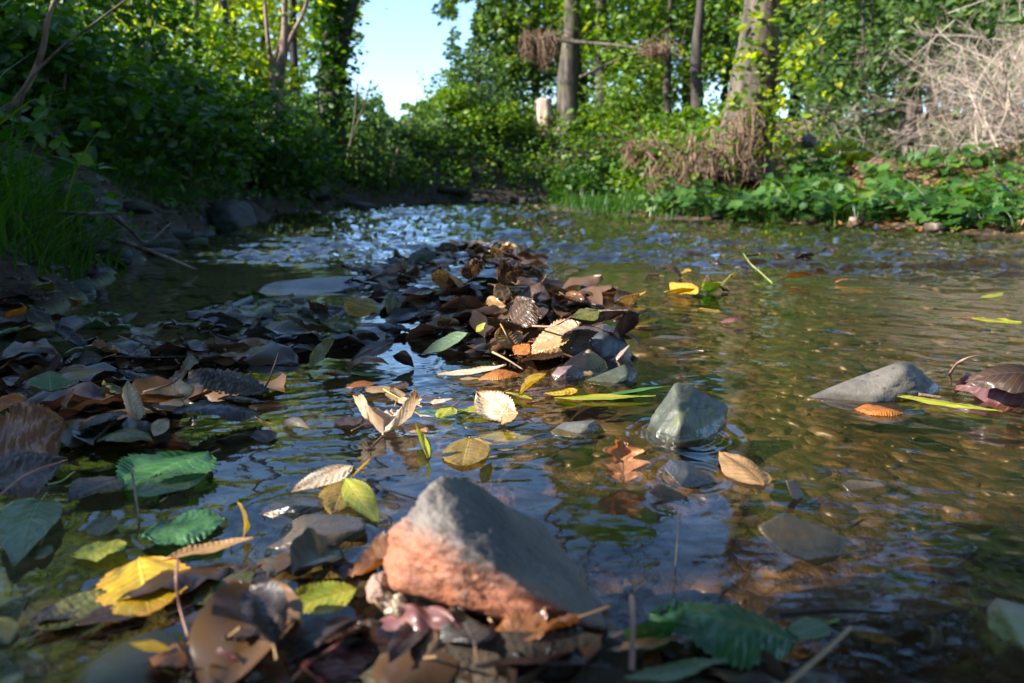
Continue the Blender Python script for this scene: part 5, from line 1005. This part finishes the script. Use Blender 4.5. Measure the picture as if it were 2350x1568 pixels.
H('cream serrated leaf lying flat before the central heap', 'elm', 'cream', (1162, 838, .016), (1004, 858, .006), 52, arch=-.04, cross=.2, pleat=.6)
H('dark green brown leaf propped upright at the left of the run', 'elm', 'olive', (708, 848, .004, .0), (768, 776, .05), 62, roll=30, cross=.3)
H('rusty oval leaf humped over the water left of centre', 'ovate', 'rust', (800, 838, .008), (892, 838, .012), 72, arch=.2, cross=-.7)
H('green leaf under the rusty oval leaf', 'ovate', 'green', (800, 856, .004), (898, 862, .004), 30)
H('rusty orange leaf left of the rusty oval leaf', 'elm', 'rust', (808, 862, .006), (740, 858, .01), 60, arch=.1, cross=-.6, roll=20)
H('red orange wet leaf scrap below the rusty oval leaf', 'elm', 'orange', (792, 890, .004), (862, 882, .006), 30, arch=.06, roll=15)
H('peaked brown pleated leaf on top of the central heap', 'elm', 'brown', (1168, 742, .07, .0), (1228, 690, .12), 92, roll=28, pleat=.9, arch=.05, cross=-.35)
H('round tan leaf facing us in the central heap', 'round', 'tan', (1185, 800, .03, .02), (1150, 752, .07), 74, roll=-8, pleat=.7)
H('glowing orange brown patch of leaf under the round tan leaf', 'elm', 'orange', (1180, 815, .03), (1215, 790, .045), 44, roll=15)
H('long tan leaf slanting across the front of the central heap', 'elm', 'tan', (1335, 742, .085), (1204, 812, .03), 66, roll=-38, cross=.25, pleat=.7)
H('second long tan leaf below the slanting one in the central heap', 'elm', 'tan', (1322, 770, .05), (1206, 826, .02), 60, roll=-42, cross=.35, pleat=.7)
H('brown striped leaf at the back left of the central heap', 'elm', 'brown', (1120, 745, .06), (1195, 748, .075), 60, roll=-30, pleat=.9)
H('grey leaf draped between the tan leaves and the dark stone', 'elm', 'grey', (1325, 755, .08), (1300, 812, .03), 50, roll=-30, cross=.4)
H('dark leaf draped over the right end of the central heap', 'elm', 'dark', (1330, 728, .085), (1440, 718, .085), 70, roll=-30, cross=-.4)
H('black folded leaf hanging at the right end of the central heap', 'elm', 'dark', (1440, 712, .09), (1425, 775, .03), 60, roll=-30, cross=-.6)
H('pale grey rim of leaf along the top of the dark draped leaf', 'lance', 'cream', (1330, 716, .097), (1442, 712, .097), 18, roll=-20)
H('small green leaf on top of the central heap', 'ovate', 'olive', (1375, 715, .098), (1312, 730, .09), 40, roll=-20)
H('dark curved leaf arching over the smooth dark stone', 'elm', 'grey', (1290, 800, .04), (1385, 760, .08), 70, arch=.18, cross=-.6, roll=-20)
H('olive curled leaf standing right of the central heap', 'ovate', 'olive', (1455, 746, .012), (1520, 728, .025), 46, roll=-55, cross=.9)
H('flat rusty leaf under the olive curled leaf', 'elm', 'rust', (1440, 750, .003), (1520, 752, .003), 34)
H('cream sliver of leaf afloat right of the central heap', 'elm', 'cream', (1616, 806, .005), (1522, 814, .005), 30, pleat=.4)
H('white grey leaf rim afloat above the cream sliver', 'elm', 'grey', (1490, 778, .004), (1600, 780, .006), 34, arch=.05)
H('small dark reddish lump of leaf in the rippled water', 'elm', 'purple', (1650, 742, .003), (1708, 736, .01), 34, arch=.15, cross=-.7)
H('orange yellow leaf sunk above the dark reddish leaf', 'elm', 'mustard', (1602, 708, .0), (1658, 718, .0), 32)
H('tan striped shell shaped leaf left of the stranded yellow leaves', 'round', 'tan', (1408, 698, .006, .0), (1468, 676, .03), 50, roll=-35, pleat=.8, cross=-.4)
H('yellow scrap beside the tan shell shaped leaf', 'elm', 'yellow', (1440, 690, .012), (1480, 670, .02), 34, roll=-15)
H('yellow leaf lying across the stranded row', 'elm', 'yellow', (1600, 676, .012), (1538, 650, .022), 48, roll=-20)
H('yellow and brown striped leaf in the stranded row', 'elm', 'mustard', (1522, 672, .008), (1600, 664, .02), 40, roll=-25)
H('upright olive leaf glowing against the light in the stranded row', 'elm', 'olive', (1650, 664, .01, .02), (1700, 622, .06), 62, roll=-20, cross=.4)
H('green leaf at the foot of the upright olive leaf', 'ovate', 'green', (1590, 672, .006), (1655, 662, .014), 46, roll=-12)
H('pale yellow leaf between green and olive leaves in the stranded row', 'ovate', 'ygreen', (1612, 664, .014), (1655, 650, .035), 40, roll=-40, stalk=.03, sm=STALKG)
H('rusty curled leaf at the right of the stranded row', 'elm', 'rust', (1790, 640, .008), (1880, 634, .02), 34, roll=-20, arch=.08)
H('small red brown curled leaf ending the stranded row', 'elm', 'orange', (1915, 650, .004), (1950, 642, .015), 28, arch=.1, roll=-10)
H('drowned blue green leaf beyond the stranded row', 'elm', 'pale', (1900, 662, -.003), (2020, 662, -.003), 50)
H('drowned orange leaf beside the blue green one', 'elm', 'orange', (1930, 668, -.004), (2030, 672, -.004), 36)
H('small yellow green leaf riding the ripples at upper right', 'elm', 'ygreen', (2252, 684, .004), (2302, 674, .01), 28)
H('yellow green leaf tumbling under the ripples at right', 'elm', 'ygreen', (2230, 732, -.004), (2345, 742, -.004), 60)
H('orange leaf drifting under water at right', 'elm', 'orange', (2185, 726, -.006), (2250, 738, -.006), 40)
H('yellow orange drowned leaf at the right edge', 'elm', 'mustard', (2310, 780, -.003), (2400, 790, -.003), 50)
H('wet red brown leaf humped in the water at the right edge', 'ovate', 'purple', (2400, 915, .0), (2190, 900, .006), 190, arch=.16, cross=-.8, roll=-12, pleat=.1, wav=.12)
H('brown leaf folded over the wet red leaf at the right edge', 'ovate', 'brown', (2380, 860, .05), (2215, 880, .03), 100, arch=.12, cross=-.6, roll=-25, pleat=.08)
H('green scrap of leaf against the right frame edge', 'ovate', 'green', (2350, 900, .02), (2338, 855, .05), 40, roll=30)
H('long green willow leaf floating before the speckled stone', 'lance', 'ygreen', (2035, 905, .006), (2300, 946, .005), 46, arch=.01, cross=-.3, stalk=.0)
H('wet orange brown leaf humped before the speckled stone', 'elm', 'orange', (1960, 940, .0), (2072, 950, .0), 80, arch=.09, cross=-.5)
H('grey white serrated half of a torn leaf above the dark brown pebble', 'elm', 'cream', (812, 1070, .012), (668, 1130, .004), 66, roll=-14, pleat=.7, cross=.2)
H('yellow upturned tip of the torn leaf', 'elm', 'yellow', (806, 1098, .006), (850, 1054, .022), 32, roll=-30, cross=.4)
H('olive green lobe hanging down from the torn leaf', 'elm', 'ygreen', (792, 1098, .010), (868, 1200, .002), 66, roll=20, cross=.3)
H('golden brown under side of the torn leaf', 'elm', 'mustard', (800, 1100, .008), (762, 1182, .001), 100)
H('small dark yellow leaf standing behind the big pointed stone', 'elm', 'mustard', (1108, 1110, .002, .006), (1128, 1062, .025), 34, roll=30, cross=.8)
H('purple red wet leaf facing us at the bottom', 'ovate', 'purple', (1075, 1500, .015), (690, 1545, .02), 250, roll=-42, pleat=.2, wav=.22, nv=7)
H('crumpled beige leaf above the purple wet leaf', 'elm', 'cream', (950, 1395, .035, .0), (860, 1378, .05), 56, roll=-30, wav=.3, cross=-.6, pleat=1.2)
H('yellow green toothed leaf left of the small pinkish stone', 'elm', 'ygreen', (820, 1352, .012), (640, 1408, .01), 100, roll=-20, cross=.4)
H('big dark green blotched leaf at lower right of centre', 'elm', 'dgreen', (1830, 1470, .01), (1490, 1420, .018), 260, arch=.06, cross=-.3, wav=.08)
H('small pale green leaf with a stalk right of the big dark green leaf', 'ovate', 'pale', (1898, 1430, .012), (1798, 1470, .006), 78, arch=.03, stalk=.008, sm=STALKG)
H('yellow orange drowned leaf at lower right', 'lance', 'mustard', (1950, 1440, -.001), (2070, 1482, -.001), 60)
H('orange tan leaf at the foot of the big pointed stone', 'elm', 'tan', (1375, 1490, .02), (1560, 1462, .03), 110, roll=-25, cross=-.3)
H('grey green leaf at the bottom right of centre', 'elm', 'pale', (1430, 1560, .03), (1668, 1516, .03), 130, roll=-22)
H('blue black leaf under the big pointed stone', 'elm', 'dark', (1090, 1535, .025), (1400, 1530, .025), 130, roll=-20, arch=.05)
H('olive leaf with a reddish stalk rising at lower left', 'lance', 'olive', (430, 1470, .02, -.02), (415, 1600, .0), 110, roll=20)
H('glowing pale stub of a leaf stalk end at lower left', 'lance', 'yellow', (392, 1492, .02), (294, 1476, .025), 26, roll=-40, cross=.8)
H('tiny orange leaf tip at the bottom left', 'lance', 'orange', (458, 1522, .03), (505, 1530, .025), 26, roll=-30)
H('dark pointed upright leaf tip left of the purple wet leaf', 'lance', 'dark', (485, 1490, .01, -.005), (487, 1345, .06), 34, roll=60)
H('slim green blade upright at the bottom left', 'lance', 'pale', (530, 1470, .01, .0), (562, 1378, .05), 22, roll=50, cross=.5)
H('orange leaf resting at the left water edge', 'elm', 'orange', (12, 742, .01, .0), (60, 706, .04), 44, roll=-25)
H('pale green leaf on the slates at left', 'elm', 'pale', (118, 902, .02), (112, 852, .045), 78, roll=14, pleat=.3)
H('green leaf upright below the orange leaf at the left edge', 'elm', 'green', (40, 762, .004), (-10, 728, .03), 40, roll=30)
H('greenish brown round leaf lying on the back heap left side', 'round', 'mustard', (865, 715, .05), (790, 690, .07), 54, roll=-30, cross=-.3)
H('tan round leaf facing us on the right end of the back heap', 'round', 'tan', (1165, 690, .04, .01), (1140, 652, .08), 50, roll=-15)
H('brown crinkled leaf crowning the back heap', 'elm', 'brown', (1060, 634, .09, .0), (1108, 600, .13), 60, roll=-35, wav=.2, pleat=1.2)
H('second brown crinkled leaf right of the crowning one', 'elm', 'brown', (1140, 640, .09, .0), (1200, 615, .12), 66, roll=-35, wav=.2, pleat=1.0)
H('grey green leaf at the left end of the central heap', 'elm', 'pale', (1075, 765, .05), (970, 812, .012), 52, roll=-28, cross=.2)
H('yellow green leaf tip between the two heaps', 'elm', 'ygreen', (1092, 762, .04, .0), (1115, 742, .07), 30, roll=20)
H('flat green leaf between the two heaps', 'round', 'green', (1010, 735, .006), (1060, 720, .008), 40)
H('dark leaf with a fine midrib left of the run', 'elm', 'brown', (905, 782, .03), (810, 826, .006), 52, roll=-20)
H('dark curled leaf in front of the dark midrib leaf', 'ovate', 'dark', (905, 815, .03), (950, 842, .004), 40, roll=-40, cross=.8)

# --- the rest of the leaves in the heaps, on the bars and afloat, one by one
def fill(poly, n, pal, smin, smax, head, group, tiltx=26, lift=.004, kinds=('elm', 'elm', 'elm', 'ovate', 'round', 'lance'), flat=False):
    xs = [p[0] for p in poly]; ys = [p[1] for p in poly]; c_ = 0; mats = [m for m, w_ in pal for _ in range(w_)]
    while c_ < n:
        px, py = random.uniform(min(xs), max(xs)), random.uniform(min(ys), max(ys))
        if not bool(inpoly(poly, np.array([px]), np.array([py]))[0]): continue
        p0 = P(px, py, 0.0) if flat else GP(px, py)
        zg = max(float(p0[2]), 0.0) + lift * random.uniform(.3, 2.2)
        L = random.uniform(smin, smax); az = random.uniform(0, 6.28); pt = R(random.gauss(0, 3 if flat else 17)); kd = random.choice(kinds)
        v = np.array([math.cos(az) * math.cos(pt), math.sin(az) * math.cos(pt), math.sin(pt)]) * L
        b = np.array([p0[0], p0[1], zg]) - v / 2; t_ = b + v
        mn = min(b[2], t_[2]); 
        if mn < .001: b[2] += .001 - mn; t_[2] += .001 - mn
        m = random.choice(mats); Wd = L * (random.uniform(.5, .68) if kd != 'lance' else .26)
        sz = 'small' if L < smin + (smax - smin) * .4 else 'large'
        o = add_leaf('', kd, m, b, t_, Wd, roll=random.gauss(0, 3 if flat else tiltx), arch=random.uniform(-.02, .03) if flat else random.uniform(-.04, .14), cross=random.uniform(-.2, .25) if flat else random.uniform(-.9, .7), wav=.05 if flat else .14, pleat=random.uniform(.3, 1.0), stalk=random.choice((0, .012, .02)), group=group, res=(56, 11))
        q = PX((p0[0], p0[1], zg)); o['label'] = autolabel(f'{sz} {CN[m]} leaf', q[0], q[1], group); c_ += 1
HEAP = [('dark', 5), ('brown', 6), ('grey', 2), ('rust', 2), ('olive', 1), ('tan', 2), ('mustard', 1)]
fill([(860, 650), (1010, 618), (1120, 600), (1215, 625), (1225, 700), (1000, 712), (820, 722), (800, 680)], 40, HEAP, .09, .15, '', 'leaves of the back heap', 30, .008)
fill([(960, 790), (1130, 735), (1220, 700), (1350, 712), (1440, 730), (1420, 790), (1240, 832), (960, 830)], 34, HEAP, .06, .1, '', 'leaves of the central heap', 32, .008)
fill([(0, 900), (260, 870), (600, 860), (620, 930), (420, 990), (160, 1040), (0, 940)], 28, HEAP, .05, .085, '', 'leaves on the near left bar', 22, .006)
fill([(1130, 740), (1220, 700), (1350, 712), (1420, 790), (1240, 826), (1130, 810)], 10, [('tan', 3), ('rust', 3), ('brown', 3), ('orange', 1)], .055, .085, '', 'leaves of the central heap', 38, .016)
fill([(940, 650), (1010, 622), (1120, 606), (1205, 630), (1190, 690)], 8, [('tan', 1), ('rust', 2), ('brown', 4)], .07, .11, '', 'leaves of the back heap', 38, .018)
fill([(420, 1500), (650, 1430), (850, 1430), (1100, 1480), (1400, 1510), (1700, 1520), (1700, 1600), (380, 1600)], 34, [('dark', 4), ('purple', 2), ('brown', 4), ('grey', 2), ('dgreen', 1), ('rust', 1)], .045, .075, '', 'wet leaves heaped at the bottom', 11, .007)
fill([(0, 800), (400, 780), (640, 780), (620, 840), (300, 850), (0, 870)], 16, [('dark', 3), ('grey', 4), ('pale', 2), ('brown', 2), ('olive', 1)], .05, .09, '', 'leaves on the back left bar', 14, .004)
fill([(480, 720), (700, 650), (900, 700), (980, 760), (860, 800), (620, 790)], 14, [('dark', 2), ('grey', 3), ('olive', 2), ('ygreen', 1), ('brown', 3)], .06, .11, '', 'leaves on the slate bar', 14, .01)
fill([(1410, 696), (1600, 660), (1780, 640), (1960, 640), (1950, 655), (1600, 690)], 18, [('dark', 4), ('brown', 4), ('olive', 2), ('rust', 1), ('mustard', 1)], .05, .1, '', 'leaves of the stranded row', 16, .004)
fill([(700, 900), (1280, 860), (1280, 960), (1000, 1020), (740, 960)], 12, [('tan', 2), ('ygreen', 2), ('brown', 3), ('cream', 1)], .04, .06, '', 'small leaves in the sunlit shallows', 5, .003, flat=True)
fill([(0, 1100), (620, 1000), (600, 1500), (0, 1500)], 10, [('olive', 2), ('brown', 2), ('ygreen', 1), ('grey', 2)], .035, .06, '', 'leaves afloat at the near left', 4, .002, flat=True)
fill([(0, 640), (180, 600), (230, 640), (100, 740), (0, 760)], 12, [('dark', 4), ('brown', 3), ('tan', 1), ('olive', 1)], .06, .12, '', 'leaves on the left bank edge', 22, .006)
# packed dead leaves filling the heaps: one mass nobody could count
def real_tmpl(sd, cr_, ar):
    V, Q, uv, a = leaf_blade('elm', (0, 0, 0), (1, 0, 0), .58, 0, ar, cr_, .16, .5, sd, (15, 5), 5)
    return V, np.vstack([Q[:, [0, 1, 2]], Q[:, [0, 2, 3]]])
TR = [real_tmpl(3, .6, .10), real_tmpl(8, -.7, .12), real_tmpl(17, .3, .03)]
def mass(name, label, polys, n, size, mat):
    Q = []
    for poly, share in polys:
        xs = [p[0] for p in poly]; ys = [p[1] for p in poly]; m = int(n * share); px = rng.uniform(min(xs), max(xs), m * 3); py = rng.uniform(min(ys), max(ys), m * 3)
        kk = inpoly(poly, px, py); px, py = px[kk][:m], py[kk][:m]
        for a, b in zip(px, py): p = GP(a, b); Q.append([p[0], p[1], max(p[2], 0) + rng.uniform(-.004, .006)])
    Q = np.array(Q); i3 = rng.integers(0, 3, len(Q)); Vs, Fs, nn_ = [], [], 0
    for t3 in range(3):
        q3 = Q[i3 == t3]; sz3 = size * rng.uniform(.35, 1.45, len(q3)) * np.clip(.45 + .42 * q3[:, 1], .5, 1.1); fr3 = orient(len(q3), 0, .82, .4)
        V, Fc = leaves_np(q3 - fr3[0] * sz3[:, None] * .5, sz3, TR[t3], fr3); Vs.append(V); Fs.append(Fc + nn_); nn_ += len(V)
    V = np.concatenate(Vs); V[:, 2] = np.maximum(V[:, 2], np.minimum(V[:, 2] * .2 + .001, .003)); mesh_np(name, V, np.concatenate(Fs), mat); tag(col.objects[name], label, 'leaf litter', kind='stuff')
mass('packed_leaves', 'packed dark dead leaves filling the heaps and bars in the stream', [([(860, 650), (1010, 618), (1120, 600), (1215, 625), (1225, 700), (1000, 712), (880, 722), (860, 680)], .35), ([(960, 790), (1130, 735), (1220, 700), (1350, 712), (1440, 730), (1420, 790), (1240, 832), (960, 830)], .25),
     ([(0, 900), (260, 870), (600, 860), (620, 930), (420, 990), (160, 1040), (0, 940)], .2), ([(420, 1500), (650, 1430), (850, 1430), (1100, 1480), (1400, 1510), (1700, 1520), (1700, 1600), (420, 1600)], .12)], 330, .12, DARKLEAF)
WETL = foliage_mat('wet mixed leaves', [(0, (.014, .010, .009)), (.35, (.05, .034, .026)), (.6, (.075, .07, .06)), (.8, (.10, .075, .02)), (.92, (.055, .10, .035)), (1, (.24, .11, .03))], .12, .3, 1.2)
mass('matted_leaves', 'wet mat of mixed leaves between the bars on the left half of the stream', [([(0, 790), (480, 770), (700, 790), (760, 850), (640, 900), (0, 880)], .3), ([(480, 720), (700, 700), (960, 740), (960, 830), (700, 860), (600, 800)], .12), ([(0, 1000), (420, 990), (300, 1080), (0, 1120)], .1), ([(380, 1480), (860, 1420), (860, 1560), (300, 1568)], .1)], 130, .1, WETL)

# ================================================================== TWIGS AND LOOSE STALKS
def twig(label, pts, r0, r1, mat, cat='twig', name='twig'):
    P3 = [P(a, b, c_) if len(q_) == 3 else D(a, b, q_[3]) for q_ in pts for a, b, c_ in [q_[:3]]]
    a = Acc(); b0 = np.array(P3[0]); tube(a, spline(np.array(P3) - b0, 16), np.linspace(r0, r1, 16), 7, .12, len(label)); o = a.build(name, mat); o.location = b0; tag(o, label, cat); return o
TW = [('long bare twig lying off the left bank over the dark water', [(190, 540, .05), (270, 552, .10), (340, 575, .09), (400, 598, .05), (452, 620, .01)], .011, .004, BARKR),
 ('forked twig crossing the long bare twig on the left', [(262, 497, .22), (300, 528, .16), (338, 556, .11), (392, 512, .15)], .007, .004, BARKP),
 ('horizontal stick poking out of the left bank', [(130, 488, .22), (200, 490, .22), (262, 488, .21)], .007, .004, BARKP),
 ('bent stick at the left water edge', [(-20, 655, .06), (60, 655, .06), (80, 680, .04), (112, 716, .0)], .006, .004, BARKP),
 ('small pale stub of wood on the left bank', [(62, 620, .06), (70, 596, .10)], .007, .006, WOODP),
 ('long pale reed lying along the back left bar', [(0, 842, .012), (100, 828, .016), (190, 815, .018), (245, 795, .02)], .004, .002, BARKP),
 ('thin dark twig lying across the back left bar', [(180, 815, .02), (330, 820, .02), (455, 818, .02)], .002, .0012, BARKD),
 ('thin forked dark twig rising right of the dark pleated leaf', [(600, 905, .02), (618, 870, .04), (640, 810, .075)], .0018, .0009, BARKD),
 ('brown twig behind the sunlit white leaf', [(330, 900, .04), (390, 882, .055), (412, 868, .06)], .0016, .0011, BARKR),
 ('little dark twig between the slate bar and the back left bar', [(500, 770, .02), (560, 780, .025), (575, 755, .05)], .002, .001, BARKD),
 ('pale grass stalk leaning across the front of the central heap', [(1130, 808, .03), (1165, 826, .022), (1200, 848, .01)], .0022, .0013, STALKM),
 ('bright pale straw sticking out right of the back heap', [(1120, 652, .06), (1160, 658, .06), (1225, 660, .05)], .0025, .002, STALKM),
 ('upright light stalk on the round tan leaf', [(1148, 742, .07), (1160, 765, .06), (1172, 790, .04)], .0014, .001, STALKM),
 ('reddish stem arching along the top of the central heap', [(1215, 748, .07), (1270, 748, .085), (1315, 725, .095)], .0018, .001, STALKR),
 ('bright green stalk rising from the stranded row', [(1772, 650, .004), (1745, 625, .02), (1722, 605, .04), (1706, 582, .055)], .0026, .0022, STALKG),
 ('thin dark stem trailing over the calm pool', [(1480, 638, .004), (1530, 618, .008), (1600, 610, .006)], .0014, .0008, BARKD),
 ('reddish leaf stalk bent upright beside the bright yellow leaf', [(408, 1282, .045), (405, 1330, .04), (412, 1390, .02), (432, 1462, .01)], .0012, .0009, STALKR),
 ('dark knobbly twig upright below the large green leaf', [(303, 1085, .032), (310, 1130, .022), (318, 1190, .001)], .0011, .0011, BARKR),
 ('upright reddish twig right of the big pointed stone', [(1450, 1368, .05), (1452, 1430, .045), (1450, 1540, .03)], .0016, .0018, STALKR),
 ('yellowish stick slanting out of the water at lower right', [(1952, 1440, .03), (1900, 1490, .03), (1810, 1570, .03), (1760, 1620, .03)], .0013, .0020, STALKM),
 ('dark submerged stick right of the big dark green leaf', [(1790, 1412, .003), (1930, 1402, .006), (2040, 1408, .003)], .0018, .001, BARKD),
 ('orange leaf stalk pointing left behind the big pointed stone', [(868, 1116, .02), (905, 1130, .02), (958, 1146, .015)], .0011, .0009, STALKM),
 ('thin red stalk floating left of the rusty brown leaf', [(-10, 1145, .012), (60, 1090, .016), (155, 1055, .022)], .0014, .0008, STALKR),
 ('thin yellow stalk left of the large green leaf', [(110, 1112, .004), (140, 1105, .006), (172, 1082, .01)], .0012, .0009, STALKG),
 ('curled reddish stalk arching over the wet red leaf', [(2180, 858, .0), (2200, 832, .035), (2235, 818, .045), (2262, 822, .04)], .0022, .0012, STALKR),
 ('short dark twig lying on the willow leaf at right', [(2108, 905, .012), (2160, 912, .010)], .0022, .002, BARKR),
 ('thin pale twig snaking across the sunlit shallows', [(1150, 905, .004), (1185, 940, .003), (1225, 962, .003)], .0014, .0007, STALKM),
 ('white leaf stalk lying left of the tiny cream leaf', [(880, 893, .014), (900, 905, .01), (940, 926, .004)], .0016, .0008, STALKG),
 ('fine upright stalk in the water right of the oak leaf', [(1560, 1175, .04), (1556, 1230, .02), (1550, 1300, .001)], .0007, .0006, BARKD)]
for lab, pts, r0, r1, m in TW: twig(lab, pts, r0, r1, m)
